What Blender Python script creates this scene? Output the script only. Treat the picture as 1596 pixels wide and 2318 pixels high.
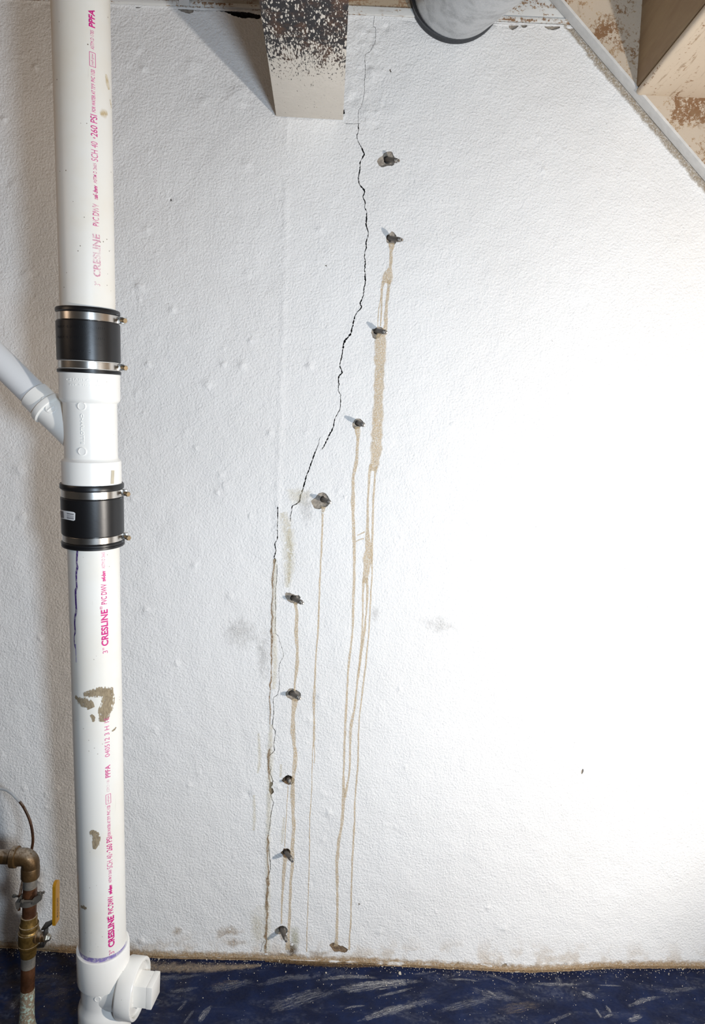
import bpy, bmesh, math, random
import numpy as np
from mathutils import Vector, Matrix, noise
from mathutils.geometry import delaunay_2d_cdt

random.seed(7)
for o in list(bpy.data.objects):
    bpy.data.objects.remove(o)
scene = bpy.context.scene
COL = scene.collection

# ------------------------------------------------------------------ camera
W, H, F = 1596.0, 2318.0, 1500.0
YAW, PITCH, ROLL = math.radians(1.0), math.radians(5.0), math.radians(2.0)
DIST = 1.5
fw = Vector((math.sin(YAW) * math.cos(PITCH), math.cos(YAW) * math.cos(PITCH), -math.sin(PITCH)))
r0 = Vector((math.cos(YAW), -math.sin(YAW), 0))
u0 = r0.cross(fw)
rt = r0 * math.cos(ROLL) + u0 * math.sin(ROLL)
up = u0 * math.cos(ROLL) - r0 * math.sin(ROLL)


def ray(u, v):
    return fw + rt * ((u - W / 2) / F) - up * ((v - H / 2) / F)


_d = ray(798, 2177)
CAM = Vector((0, -DIST, -_d.z * (DIST / _d.y)))       # floor level at z = 0


def P(u, v, y=0.0):
    """point at depth plane y seen in the direction (u, v)"""
    d = ray(u, v)
    return CAM + d * ((y - CAM.y) / d.y)


def pix(p):
    d = Vector(p) - CAM
    w = d.dot(fw)
    return (W / 2 + F * d.dot(rt) / w, H / 2 - F * d.dot(up) / w)


def mpp(p):
    """metres per pixel at a point"""
    return (Vector(p) - CAM).dot(fw) / F


cam_data = bpy.data.cameras.new('camera')
cam = bpy.data.objects.new('camera', cam_data)
COL.objects.link(cam)
cam.matrix_world = Matrix(((rt.x, up.x, -fw.x, CAM.x), (rt.y, up.y, -fw.y, CAM.y), (rt.z, up.z, -fw.z, CAM.z), (0, 0, 0, 1)))
cam_data.sensor_fit = 'VERTICAL'
cam_data.sensor_height = 36.0
cam_data.sensor_width = 24.0
cam_data.lens = F / H * 36.0
cam_data.clip_start = 0.01
scene.camera = cam

# ------------------------------------------------------------------ light
scene.view_settings.view_transform = 'Standard'
scene.view_settings.look = 'None'
scene.view_settings.gamma = 1.0
scene.view_settings.use_curve_mapping = False
scene.view_settings.exposure = 0.12

world = bpy.data.worlds.new('world')
scene.world = world
world.use_nodes = True
bg = world.node_tree.nodes['Background']
bg.inputs['Color'].default_value = (1.0, 0.88, 0.77, 1)
bg.inputs['Strength'].default_value = 0.045


def area_light(name, loc, target, size, power, color):
    ld = bpy.data.lights.new(name, 'AREA')
    ld.shape = 'DISK'
    ld.size = size
    ld.energy = power
    ld.color = color
    ob = bpy.data.objects.new(name, ld)
    COL.objects.link(ob)
    ob.location = loc
    ob.rotation_euler = (Vector(target) - Vector(loc)).to_track_quat('-Z', 'Y').to_euler()
    return ob


# flood lamp standing under the stairs on the right, and a cool lamp right beside the camera
def spot_light(name, loc, target, radius, power, color, angle, blend):
    ld = bpy.data.lights.new(name, 'SPOT')
    ld.energy = power
    ld.color = color
    ld.shadow_soft_size = radius
    ld.spot_size = angle
    ld.spot_blend = blend
    ob = bpy.data.objects.new(name, ld)
    COL.objects.link(ob)
    ob.location = loc
    ob.rotation_euler = (Vector(target) - Vector(loc)).to_track_quat('-Z', 'Y').to_euler()
    return ob


spot_light('work_light_warm', P(1795, 1450) + Vector((0, -1.15, 0)), P(300, 1000), 0.03, 78, (1.0, 0.93, 0.85), 2.85, 0.62)
area_light('work_light_cool', P(1128, 1112) + Vector((0, -1.65, 0)), P(1050, 1400), 0.20, 18.5, (0.69, 0.835, 1.0))
area_light('far_room_light', P(-700, 420) + Vector((0, -0.9, 0)), P(0, 450), 0.5, 1.9, (1.0, 0.75, 0.55))

# ------------------------------------------------------------------ node helpers


class NT:
    def __init__(self, name):
        self.m = bpy.data.materials.new(name)
        self.m.use_nodes = True
        self.t = self.m.node_tree
        self.b = self.t.nodes['Principled BSDF']
        self.out = self.t.nodes['Material Output']
        self.co = None

    def n(self, typ, **kw):
        nd = self.t.nodes.new(typ)
        for k, v in kw.items():
            if k.startswith('i_'):
                key = k[2:]
                key = int(key) if key.isdigit() else key
                self.put(nd.inputs[key], v)
            else:
                setattr(nd, k, v)
        return nd

    def put(self, sock, v):
        if isinstance(v, bpy.types.NodeSocket):
            self.t.links.new(v, sock)
        elif isinstance(v, bpy.types.Node):
            self.t.links.new(v.outputs[0], sock)
        else:
            if sock.type == 'RGBA' and not isinstance(v, (int, float)) and len(v) == 3:
                v = (*v, 1)
            sock.default_value = v

    def obj(self):
        if self.co is None:
            self.co = self.n('ShaderNodeTexCoord').outputs['Object']
        return self.co

    def uv(self):
        return self.n('ShaderNodeTexCoord').outputs['UV']

    def along(self):
        nd = self.n('ShaderNodeUVMap')
        nd.uv_map = 'Along'
        return self.sep(nd.outputs[0])[0]

    def map(self, vec, scale=(1, 1, 1), rot=(0, 0, 0)):
        nd = self.n('ShaderNodeMapping')
        self.put(nd.inputs['Vector'], vec)
        nd.inputs['Scale'].default_value = scale
        nd.inputs['Rotation'].default_value = rot
        return nd.outputs[0]

    def noise(self, scale, detail=3, rough=0.55, vec=None, dist=0.0):
        nd = self.n('ShaderNodeTexNoise')
        self.put(nd.inputs['Vector'], vec if vec is not None else self.obj())
        nd.inputs['Scale'].default_value = scale
        nd.inputs['Detail'].default_value = detail
        nd.inputs['Roughness'].default_value = rough
        nd.inputs['Distortion'].default_value = dist
        return nd.outputs['Fac']

    def voro(self, scale, feature='F1', vec=None):
        nd = self.n('ShaderNodeTexVoronoi', feature=feature)
        self.put(nd.inputs['Vector'], vec if vec is not None else self.obj())
        nd.inputs['Scale'].default_value = scale
        return nd.outputs['Distance']

    def ramp(self, fac, a, b, lo=0.0, hi=1.0):
        nd = self.n('ShaderNodeMapRange', interpolation_type='SMOOTHSTEP')
        self.put(nd.inputs['Value'], fac)
        for k, v in (('From Min', a), ('From Max', b), ('To Min', lo), ('To Max', hi)):
            self.put(nd.inputs[k], v)
        return nd.outputs[0]

    def math(self, op, a, b=None, c=None):
        nd = self.n('ShaderNodeMath', operation=op)
        self.put(nd.inputs[0], a)
        if b is not None:
            self.put(nd.inputs[1], b)
        if c is not None:
            self.put(nd.inputs[2], c)
        return nd.outputs[0]

    def mix(self, fac, a, b):
        nd = self.n('ShaderNodeMix', data_type='RGBA')
        self.put(nd.inputs[0], fac)
        self.put(nd.inputs[6], a)
        self.put(nd.inputs[7], b)
        return nd.outputs[2]

    def sep(self, vec):
        nd = self.n('ShaderNodeSeparateXYZ')
        self.put(nd.inputs[0], vec)
        return nd.outputs

    def bump(self, height, dist=0.002, strength=1.0, normal=None):
        nd = self.n('ShaderNodeBump')
        self.put(nd.inputs['Height'], height)
        nd.inputs['Distance'].default_value = dist
        nd.inputs['Strength'].default_value = strength
        if normal is not None:
            self.put(nd.inputs['Normal'], normal)
        return nd.outputs[0]

    def set(self, color=None, rough=None, metal=None, normal=None, alpha=None, spec=None, coat=None):
        b = self.b
        for key, v in (('Base Color', color), ('Roughness', rough), ('Metallic', metal), ('Normal', normal),
                       ('Alpha', alpha), ('Specular IOR Level', spec), ('Coat Weight', coat)):
            if v is not None:
                self.put(b.inputs[key], v)
        return self.m


# ------------------------------------------------------------------ mesh helpers
def link(ob):
    COL.objects.link(ob)
    return ob


def mesh_obj(name, verts, faces, mat=None, parent=None, smooth=True, angle=35, uvs=None, uvs2=None):
    me = bpy.data.meshes.new(name)
    me.from_pydata([tuple(v) for v in verts], [], faces)
    me.update()
    if smooth:
        me.polygons.foreach_set('use_smooth', [True] * len(me.polygons))
        try:
            me.set_sharp_from_angle(angle=math.radians(angle))
        except Exception:
            pass
    if uvs is not None:
        lay = me.uv_layers.new(name='UVMap')
        idx = np.zeros(len(me.loops), dtype=np.int32)
        me.loops.foreach_get('vertex_index', idx)
        lay.data.foreach_set('uv', np.asarray(uvs, dtype=np.float32)[idx].ravel())
    if uvs2 is not None:
        lay = me.uv_layers.new(name='Along')
        lay.data.foreach_set('uv', np.asarray(uvs2, dtype=np.float32)[idx].ravel())
    if mat:
        me.materials.append(mat)
    ob = bpy.data.objects.new(name, me)
    link(ob)
    if parent is not None:
        ob.parent = parent
        ob.matrix_parent_inverse = Matrix.Translation(Vector(parent['_o'])).inverted() if '_o' in parent else Matrix.Identity(4)
    return ob


def empty(name, loc, label, cat, group=None):
    e = bpy.data.objects.new(name, None)
    e.empty_display_size = 0.05
    link(e)
    e.location = loc
    e['_o'] = list(loc)
    e['label'] = label
    e['category'] = cat
    if group:
        e['group'] = group
    return e


def tag(o, label=None, cat=None, group=None, kind=None):
    for k, v in (('label', label), ('category', cat), ('group', group), ('kind', kind)):
        if v:
            o[k] = v
    return o


def frame(a):
    a = Vector(a).normalized()
    t = Vector((0, 0, 1)) if abs(a.z) < 0.9 else Vector((1, 0, 0))
    e1 = a.cross(t).normalized()
    e2 = a.cross(e1).normalized()
    return a, e1, e2


class MB:
    def __init__(self):
        self.v, self.f = [], []

    def lathe(self, o, a, prof, seg=40, cap=True):
        o = Vector(o)
        a, e1, e2 = frame(a)
        n0 = len(self.v)
        for s, r in prof:
            for k in range(seg):
                t = 2 * math.pi * k / seg
                self.v.append(o + a * s + (e1 * math.cos(t) + e2 * math.sin(t)) * r)
        for i in range(len(prof) - 1):
            for k in range(seg):
                k2 = (k + 1) % seg
                self.f.append((n0 + i * seg + k, n0 + i * seg + k2, n0 + (i + 1) * seg + k2, n0 + (i + 1) * seg + k))
        if cap:
            self.f.append(tuple(n0 + k for k in range(seg))[::-1])
            self.f.append(tuple(n0 + (len(prof) - 1) * seg + k for k in range(seg)))
        return self

    def tube(self, pts, rad, seg=14, cap=True):
        pts = [Vector(p) for p in pts]
        n = len(pts)
        rads = rad if isinstance(rad, (list, tuple)) else [rad] * n
        d0 = (pts[1] - pts[0]).normalized()
        _, e1, e2 = frame(d0)
        n0 = len(self.v)
        for i, p in enumerate(pts):
            d = (pts[min(i + 1, n - 1)] - pts[max(i - 1, 0)]).normalized()
            e1 = (e1 - d * e1.dot(d)).normalized()
            e2 = d.cross(e1)
            for k in range(seg):
                t = 2 * math.pi * k / seg
                self.v.append(p + (e1 * math.cos(t) + e2 * math.sin(t)) * rads[i])
        for i in range(n - 1):
            for k in range(seg):
                k2 = (k + 1) % seg
                self.f.append((n0 + i * seg + k, n0 + i * seg + k2, n0 + (i + 1) * seg + k2, n0 + (i + 1) * seg + k))
        if cap:
            self.f.append(tuple(n0 + k for k in range(seg))[::-1])
            self.f.append(tuple(n0 + (n - 1) * seg + k for k in range(seg)))
        return self

    def box(self, c, ex, ey, ez, bev=0.0):
        """box with half-extent vectors ex, ey, ez"""
        c, ex, ey, ez = Vector(c), Vector(ex), Vector(ey), Vector(ez)
        bm = bmesh.new()
        vs = []
        for sx in (-1, 1):
            for sy in (-1, 1):
                for sz in (-1, 1):
                    vs.append(bm.verts.new(c + ex * sx + ey * sy + ez * sz))
        for q in ((0, 1, 3, 2), (4, 6, 7, 5), (0, 4, 5, 1), (2, 3, 7, 6), (0, 2, 6, 4), (1, 5, 7, 3)):
            bm.faces.new([vs[i] for i in q])
        bmesh.ops.recalc_face_normals(bm, faces=bm.faces)
        if bev > 0:
            bmesh.ops.bevel(bm, geom=list(bm.edges), offset=bev, segments=2, affect='EDGES', profile=0.6)
        bm.verts.index_update()
        n0 = len(self.v)
        self.v += [v.co.copy() for v in bm.verts]
        self.f += [tuple(n0 + v.index for v in f.verts) for f in bm.faces]
        bm.free()
        return self

    def prism(self, poly, ext):
        """polygon of 3D points swept by vector ext"""
        n0, n = len(self.v), len(poly)
        self.v += [Vector(p) for p in poly] + [Vector(p) + Vector(ext) for p in poly]
        self.f.append(tuple(n0 + i for i in range(n)))
        self.f.append(tuple(n0 + n + i for i in range(n))[::-1])
        for i in range(n):
            j = (i + 1) % n
            self.f.append((n0 + j, n0 + i, n0 + n + i, n0 + n + j))
        return self

    def build(self, name, mat, parent=None, smooth=True, angle=35, uvs=None):
        ob = mesh_obj(name, self.v, self.f, mat, parent, smooth, angle, uvs)
        bm = bmesh.new()
        bm.from_mesh(ob.data)
        bmesh.ops.recalc_face_normals(bm, faces=bm.faces)
        bm.to_mesh(ob.data)
        bm.free()
        return ob


def catmull(pts, step):
    """resample a list of tuples (u, v, ...) at about `step` pixels"""
    pts = [tuple(map(float, p)) for p in pts]
    out = []
    n = len(pts)
    for i in range(n - 1):
        p0, p1, p2, p3 = (np.array(pts[max(i - 1, 0)]), np.array(pts[i]), np.array(pts[i + 1]), np.array(pts[min(i + 2, n - 1)]))
        L = math.hypot(p2[0] - p1[0], p2[1] - p1[1])
        k = max(1, int(L / step))
        for j in range(k):
            t = j / k
            q = 0.5 * ((2 * p1) + (-p0 + p2) * t + (2 * p0 - 5 * p1 + 4 * p2 - p3) * t * t + (-p0 + 3 * p1 - 3 * p2 + p3) * t ** 3)
            out.append(q)
    out.append(np.array(pts[-1]))
    return out


# ------------------------------------------------------------------ surfaces
SEAM = [(651, 268), (648, 330), (645, 600), (636, 900), (628, 1150), (618, 1500), (608, 1900), (603, 2160)]
SEAMW = [P(u, v) for u, v in SEAM]
BUMPS = []
for (u, v, r, h) in [(80, 153, 6, 2.2), (323, 155, 6, 2), (430, 145, 14, 1.2), (535, 215, 16, 2.2), (545, 235, 10, 1.5), (385, 450, 3, -1.5),
                     (317, 650, 10, 2), (470, 870, 10, 2.2), (548, 828, 9, 2.2), (700, 830, 8, 2), (555, 375, 10, 1.6), (505, 825, 6, 1.5),
                     (460, 230, 12, 1.4), (8, 270, 6, 2), (335, 825, 6, 2), (725, 520, 8, 1.6), (610, 980, 7, 1.8), (310, 890, 9, 1.5),
                     (440, 1280, 7, 1.8), (330, 1380, 8, 1.6), (400, 1500, 6, 1.4), (520, 1350, 8, 1.4), (45, 1060, 12, 2.0), (50, 1170, 10, 1.8),
                     (1065, 1190, 9, 1.0), (1020, 1290, 7, 1.0), (1220, 310, 6, 1.2), (905, 1560, 5, 1.3), (725, 1575, 9, 1.2), (745, 1840, 9, 1.6),
                     (735, 1800, 6, 1.2), (560, 1800, 7, -1.5), (875, 63, 6, -1.8), (850, 110, 10, 1.5), (840, 170, 12, 1.4), (800, 225, 10, -1.6),
                     (790, 170, 14, 1.5), (795, 120, 13, -1.2), (800, 200, 15, 1.5), (830, 255, 10, 1.4), (815, 70, 12, 1.2), (300, 1130, 8, 1.5),
                     (390, 700, 9, 1.5), (330, 520, 8, 1.4), (560, 620, 9, 1.3), (420, 980, 8, 1.3), (510, 1100, 9, 1.3), (350, 1650, 8, 1.5),
                     (450, 1750, 8, 1.3), (1140, 2100, 8, 1.2), (30, 420, 9, 1.6), (60, 620, 9, 1.5), (320, 2130, 8, 1.8), (860, 2110, 6, 1.4)]:
    BUMPS.append((P(u, v), r * 0.001, h * 0.0015))
for _ in range(46):
    BUMPS.append((P(random.uniform(778, 870), random.uniform(60, 285)), random.uniform(0.003, 0.007), random.choice((-1, 1, 1)) * random.uniform(0.0006, 0.0016)))
for _ in range(70):
    BUMPS.append((P(random.uniform(0, 1250), random.uniform(80, 2120)), random.uniform(0.003, 0.0065), random.uniform(0.0008, 0.0022)))


def seam_x(z):
    for a, b in zip(SEAMW[:-1], SEAMW[1:]):
        if b.z <= z <= a.z:
            t = (z - b.z) / (a.z - b.z)
            return b.x + (a.x - b.x) * t
    return None


_seg_cache = {}


def wy(x, z):
    """relief of the wall face (y; negative is towards the room)"""
    n = noise.noise
    d = 0.0016 * n((x * 3.1, z * 2.6, 1.7)) + 0.0013 * n((x * 14, z * 14, 4.2)) + 0.0009 * n((x * 36, z * 36, 9.1)) + 0.0006 * n((x * 85, z * 85, 3.3))
    sx = seam_x(z)
    if sx is not None:
        e = (x - sx) / 0.006
        if abs(e) < 3:
            d += 0.0017 * math.exp(-e * e) * (0.6 + 0.5 * n((0, z * 9, 0)))
    for p, r, h in BUMPS:
        dx, dz = x - p.x, z - p.z
        if abs(dx) < 3 * r and abs(dz) < 3 * r:
            d += h * math.exp(-(dx * dx + dz * dz) / (r * r))
    return -d


def on_wall(u, v, off=0.0):
    p = P(u, v, 0)
    p.y = wy(p.x, p.z) - off
    q = P(u, v, p.y)
    return q


FLINE = [(-900, 2125), (-200, 2136), (0, 2143), (130, 2153), (350, 2166), (600, 2172), (700, 2178), (800, 2180), (950, 2188), (1100, 2195), (1200, 2199),
         (1300, 2195), (1400, 2190), (1596, 2190), (1900, 2200), (2600, 2215)]
FLW = [P(u, v) for u, v in FLINE]
FX = [p.x for p in FLW]
FZ = [p.z for p in FLW]


def fz(x, y):
    z = float(np.interp(x, FX, FZ))
    return z * math.exp(y / 0.35) + 0.0008 * noise.noise((x * 9, y * 9, 0.3))


def on_floor(u, v, off=0.0):
    d = ray(u, v)
    z = 0.0
    for _ in range(5):
        t = (z - CAM.z) / d.z
        p = CAM + d * t
        z = fz(p.x, min(p.y, 0)) + off
    return CAM + d * ((z - CAM.z) / d.z)


def ribbon(name, pts, mat, parent, surf, off=0.0004, step=5, closed=False):
    """thin layer lying on a surface, following (u, v, width) points"""
    q = catmull(pts, step)
    V, Fc, UV = [], [], []
    n = len(q)
    L = 0.0
    cols = (-1.0, -0.5, 0.0, 0.5, 1.0)
    for i, p in enumerate(q):
        a, b = q[max(i - 1, 0)], q[min(i + 1, n - 1)]
        t = np.array([b[0] - a[0], b[1] - a[1]])
        t = t / (np.linalg.norm(t) + 1e-9)
        nn = np.array([-t[1], t[0]])
        if i:
            L += math.hypot(p[0] - q[i - 1][0], p[1] - q[i - 1][1])
        hw = max(p[2], 0.4) * 0.5
        for c in cols:
            V.append(surf(p[0] + nn[0] * hw * c, p[1] + nn[1] * hw * c, off))
            UV.append((c, L * 0.001))
    UV2 = [(w[1] / max(L * 0.001, 1e-6), 0) for w in UV]
    for i in range(n - 1):
        for k in range(len(cols) - 1):
            a = i * len(cols) + k
            Fc.append((a, a + 1, a + 1 + len(cols), a + len(cols)))
    return mesh_obj(name, V, Fc, mat, parent, uvs=UV, uvs2=UV2, angle=80)


def blob(name, poly, mat, parent, surf, off=0.0004, rings=4):
    """flat stain with an outline polygon; uv.x runs 0 in the middle to 1 at the rim"""
    cx = sum(p[0] for p in poly) / len(poly)
    cy = sum(p[1] for p in poly) / len(poly)
    pp = catmull([p + (0,) for p in poly] + [poly[0] + (0,)], 5)[:-1]
    n = len(pp)
    V, UV, Fc = [surf(cx, cy, off)], [(0, 0)], []
    for r in range(1, rings + 1):
        t = r / rings
        for p in pp:
            V.append(surf(cx + (p[0] - cx) * t, cy + (p[1] - cy) * t, off))
            UV.append((t, 0))
    for k in range(n):
        Fc.append((0, 1 + k, 1 + (k + 1) % n))
    for r in range(rings - 1):
        for k in range(n):
            k2 = (k + 1) % n
            Fc.append((1 + r * n + k, 1 + (r + 1) * n + k, 1 + (r + 1) * n + k2, 1 + r * n + k2))
    return mesh_obj(name, V, Fc, mat, parent, uvs=UV, angle=80)

# ------------------------------------------------------------------ materials
def wall_bump(t, k=1.0):
    a = t.noise(205, 5, 0.62)
    b = t.noise(95, 2, 0.5)
    h = t.math('ADD', t.math('MULTIPLY', a, 1.35), t.math('MULTIPLY', b, 0.5))
    return t.bump(h, 0.0029 * k, 0.85)


def mat_wall():
    t = NT('painted_masonry')
    big = t.noise(2.2, 3, 0.5)
    fine = t.noise(55, 4, 0.6)
    col = t.mix(t.ramp(big, 0.3, 0.7), (0.80, 0.79, 0.775), (0.84, 0.835, 0.825))
    col = t.mix(t.ramp(fine, 0.62, 0.8, 0, 0.12), col, (0.62, 0.56, 0.48))
    # scattered pin holes and grime specks
    sp = t.voro(26)
    spk = t.math('LESS_THAN', sp, 0.028)
    gate = t.math('GREATER_THAN', t.noise(9, 2), 0.56)
    col = t.mix(t.math('MULTIPLY', t.math('MULTIPLY', spk, gate), 0.6), col, (0.16, 0.14, 0.12))
    sp2 = t.math('LESS_THAN', t.voro(44), 0.05)
    g2 = t.math('MULTIPLY', t.math('GREATER_THAN', t.noise(13, 3), 0.53), t.ramp(t.sep(t.obj())[2], 1.3, 0.2))
    col = t.mix(t.math('MULTIPLY', t.math('MULTIPLY', sp2, g2), 0.5), col, (0.42, 0.33, 0.23))
    # dirt along the foot of the wall
    z = t.sep(t.obj())[2]
    n = t.noise(22, 5, 0.65)
    foot = t.math('MULTIPLY', t.ramp(z, 0.085, 0.0), t.ramp(n, 0.45, 0.62))
    col = t.mix(t.math('MULTIPLY', foot, 0.55), col, (0.50, 0.40, 0.29))
    return t.set(color=col, rough=0.62, normal=wall_bump(t), spec=0.35)


def mat_stain(name, c1, c2, strength=0.9, ragged=0.55, scale=300, bump=True, rough=0.7, soft=0.4):
    t = NT(name)
    ex = t.math('ABSOLUTE', t.sep(t.uv())[0])
    n = t.noise(scale, 4, 0.65)
    n2 = t.noise(scale * 0.25, 4, 0.65)
    col = t.mix(t.ramp(n, 0.35, 0.68), c1, c2)
    e = t.math('ADD', ex, t.math('MULTIPLY', t.math('SUBTRACT', n2, 0.5), ragged * 2))
    e = t.math('ADD', e, t.math('MULTIPLY', t.math('SUBTRACT', n, 0.5), ragged * 1.6))
    al = t.ramp(e, 1.02, 1.0 - soft)
    al = t.math('MULTIPLY', al, t.ramp(n, 0.38, 0.58, 0.40 * strength, strength))
    al = t.math('MULTIPLY', al, t.ramp(ex, 1.0, 0.85))
    return t.set(color=col, rough=rough, alpha=al, normal=wall_bump(t) if bump else None, spec=0.2)


def mat_streak(name, color, strength=0.8):
    """dry brushed streaks running along the ribbon"""
    t = NT(name)
    uv = t.uv()
    s = t.sep(uv)
    ex = t.math('ABSOLUTE', s[0])
    n = t.noise(1.0, 5, 0.7, vec=t.map(uv, (5.5, 30, 1)))
    n2 = t.noise(75, 4, 0.65)
    n3 = t.noise(420, 2, 0.6)
    w = t.math('SUBTRACT', n2, 0.5)
    al = t.ramp(n, 0.38, 0.72)
    al = t.math('MULTIPLY', al, t.ramp(t.math('ADD', ex, t.math('MULTIPLY', w, 2.2)), 1.0, 0.25))
    al = t.math('MULTIPLY', al, t.ramp(n3, 0.36, 0.56, 0.3, 1.0))
    al = t.math('MULTIPLY', al, t.ramp(ex, 1.0, 0.7))
    ends = t.math('ADD', t.math('ABSOLUTE', t.math('SUBTRACT', t.along(), 0.5)), t.math('MULTIPLY', w, 0.6))
    al = t.math('MULTIPLY', al, t.ramp(ends, 0.5, 0.22))
    return t.set(color=color, rough=0.85, alpha=t.math('MULTIPLY', al, strength), spec=0.1)


def mat_mud():
    t = NT('dried_mud')
    ex = t.math('ABSOLUTE', t.sep(t.uv())[0])
    vec = t.map(t.obj(), (330, 330, 120), (0, math.radians(38), 0))
    n = t.noise(1.0, 5, 0.7, vec=vec)
    n2 = t.noise(70, 4, 0.65)
    e = t.math('ADD', ex, t.math('MULTIPLY', t.math('SUBTRACT', n2, 0.5), 2.4))
    e = t.math('ADD', e, t.math('MULTIPLY', t.math('SUBTRACT', n, 0.5), 2.8))
    al = t.math('MULTIPLY', t.ramp(e, 0.95, 0.7), t.ramp(ex, 1.0, 0.9))
    return t.set(color=t.mix(t.ramp(n, 0.35, 0.65), (0.37, 0.30, 0.20), (0.23, 0.18, 0.12)), rough=0.9, alpha=t.math('MULTIPLY', al, 0.9), spec=0.1)


def mat_concrete(name='bare_concrete', c1=(0.42, 0.37, 0.31), c2=(0.22, 0.19, 0.16), b=0.004):
    t = NT(name)
    n = t.noise(160, 5, 0.7)
    n2 = t.noise(600, 2, 0.6)
    col = t.mix(t.ramp(n, 0.35, 0.7), c1, c2)
    return t.set(color=col, rough=0.9, normal=t.bump(t.math('ADD', n, t.math('MULTIPLY', n2, 0.4)), b, 0.8), spec=0.2)


def mat_floor():
    t = NT('navy_floor_paint')
    n = t.noise(16, 5, 0.65)
    n2 = t.noise(130, 3, 0.6)
    sp = t.voro(170)
    col = t.mix(t.ramp(n, 0.35, 0.7), (0.0040, 0.0075, 0.028), (0.0065, 0.0145, 0.054))
    sm = t.noise(1.0, 5, 0.7, vec=t.map(t.obj(), (5, 19, 1), (0, 0, 0.25)), dist=0.8)
    dust = t.math('MULTIPLY', t.ramp(sm, 0.47, 0.70), t.ramp(n2, 0.36, 0.66))
    col = t.mix(t.math('MULTIPLY', dust, 0.18), col, (0.30, 0.31, 0.35))
    speck = t.math('MULTIPLY', t.math('LESS_THAN', sp, 0.13), t.math('GREATER_THAN', t.noise(60, 2), 0.60))
    col = t.mix(t.math('MULTIPLY', speck, 0.55), col, (0.55, 0.53, 0.48))
    # brown grime towards the left, scuffed off elsewhere
    x = t.sep(t.obj())[0]
    gr = t.math('MULTIPLY', t.ramp(x, -0.15, -0.62), t.ramp(t.noise(30, 5, 0.7), 0.4, 0.62))
    col = t.mix(t.math('MULTIPLY', gr, 0.55), col, (0.035, 0.026, 0.022))
    rough = t.ramp(n2, 0.3, 0.7, 0.42, 0.7)
    return t.set(color=col, rough=rough, normal=t.bump(t.math('ADD', n2, n), 0.0012, 0.5), spec=0.15)


def mat_pvc(name, c=(0.80, 0.785, 0.735), yellow=0.25, rough=0.33, dirt=0.25):
    t = NT(name)
    n = t.noise(7, 4, 0.6)
    col = t.mix(t.ramp(n, 0.35, 0.75, 0, yellow), c, (0.72, 0.62, 0.46))
    sp = t.voro(95)
    spk = t.math('MULTIPLY', t.math('LESS_THAN', sp, 0.10), t.math('GREATER_THAN', t.noise(30, 2), 0.56))
    col = t.mix(t.math('MULTIPLY', spk, dirt * 2), col, (0.18, 0.14, 0.10))
    sc = t.noise(1.0, 4, 0.65, vec=t.map(t.obj(), (140, 140, 9)))
    col = t.mix(t.ramp(sc, 0.66, 0.82, 0, dirt), col, (0.42, 0.38, 0.33))
    return t.set(color=col, rough=rough, normal=t.bump(n, 0.0006, 0.4), spec=0.5)


def mat_plain(name, c, rough=0.5, metal=0.0, var=0.15, scale=60, bump=0.0003):
    t = NT(name)
    n = t.noise(scale, 4, 0.6)
    d = tuple(x * (1 - var) for x in c)
    l = tuple(min(1, x * (1 + var)) for x in c)
    return t.set(color=t.mix(n, d, l), rough=rough, metal=metal, normal=t.bump(n, bump, 0.5))


def mat_beam(y_wall=0.0):
    t = NT('oversprayed_steel')
    s = t.sep(t.obj())
    d = t.math('MULTIPLY', s[1], -1.0)                      # distance from the wall
    n = t.noise(1.0, 3, 0.75, vec=t.map(t.obj(), (330, 130, 330), (0, 0, 0.4)))
    n2 = t.noise(1.0, 2, 0.6, vec=t.map(t.obj(), (120, 60, 120), (0, 0, 0.4)))
    lim = t.ramp(d, 0.09, 0.33, 0.36, 0.60)
    v = t.math('ADD', t.math('MULTIPLY', n, 0.75), t.math('MULTIPLY', n2, 0.25))
    white = t.ramp(t.math('SUBTRACT', v, lim), -0.012, 0.02)
    dots = t.n('ShaderNodeTexVoronoi', feature='F1')
    wob = t.n('ShaderNodeTexNoise')
    t.put(wob.inputs['Vector'], t.obj())
    wob.inputs['Scale'].default_value = 160
    vm = t.n('ShaderNodeVectorMath', operation='MULTIPLY_ADD')
    t.put(vm.inputs[0], wob.outputs['Color'])
    vm.inputs[1].default_value = (0.9, 0.9, 0.9)
    t.put(vm.inputs[2], t.map(t.obj(), (230, 75, 230), (0, 0, 0.5)))
    t.put(dots.inputs['Vector'], vm.outputs[0])
    dots.inputs['Scale'].default_value = 1.0
    size = t.math('MULTIPLY', t.ramp(d, 0.10, 0.46, 0.50, 0.26), t.ramp(t.noise(38, 3), 0.3, 0.7, 0.5, 1.2))
    white = t.math('MAXIMUM', white, t.math('LESS_THAN', dots.outputs['Distance'], size))
    rust = t.mix(t.ramp(t.noise(24, 4, 0.7), 0.45, 0.66), (0.024, 0.022, 0.024), (0.085, 0.045, 0.028))
    paint = t.mix(t.noise(35, 4), (0.60, 0.555, 0.49), (0.68, 0.63, 0.56))
    chip = t.math('GREATER_THAN', t.noise(210, 4, 0.7), 0.70)
    paint = t.mix(chip, paint, (0.24, 0.15, 0.09))
    return t.set(color=t.mix(white, rust, paint), rough=0.65, normal=t.bump(t.noise(150, 4), 0.0012, 0.6), spec=0.3)


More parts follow.
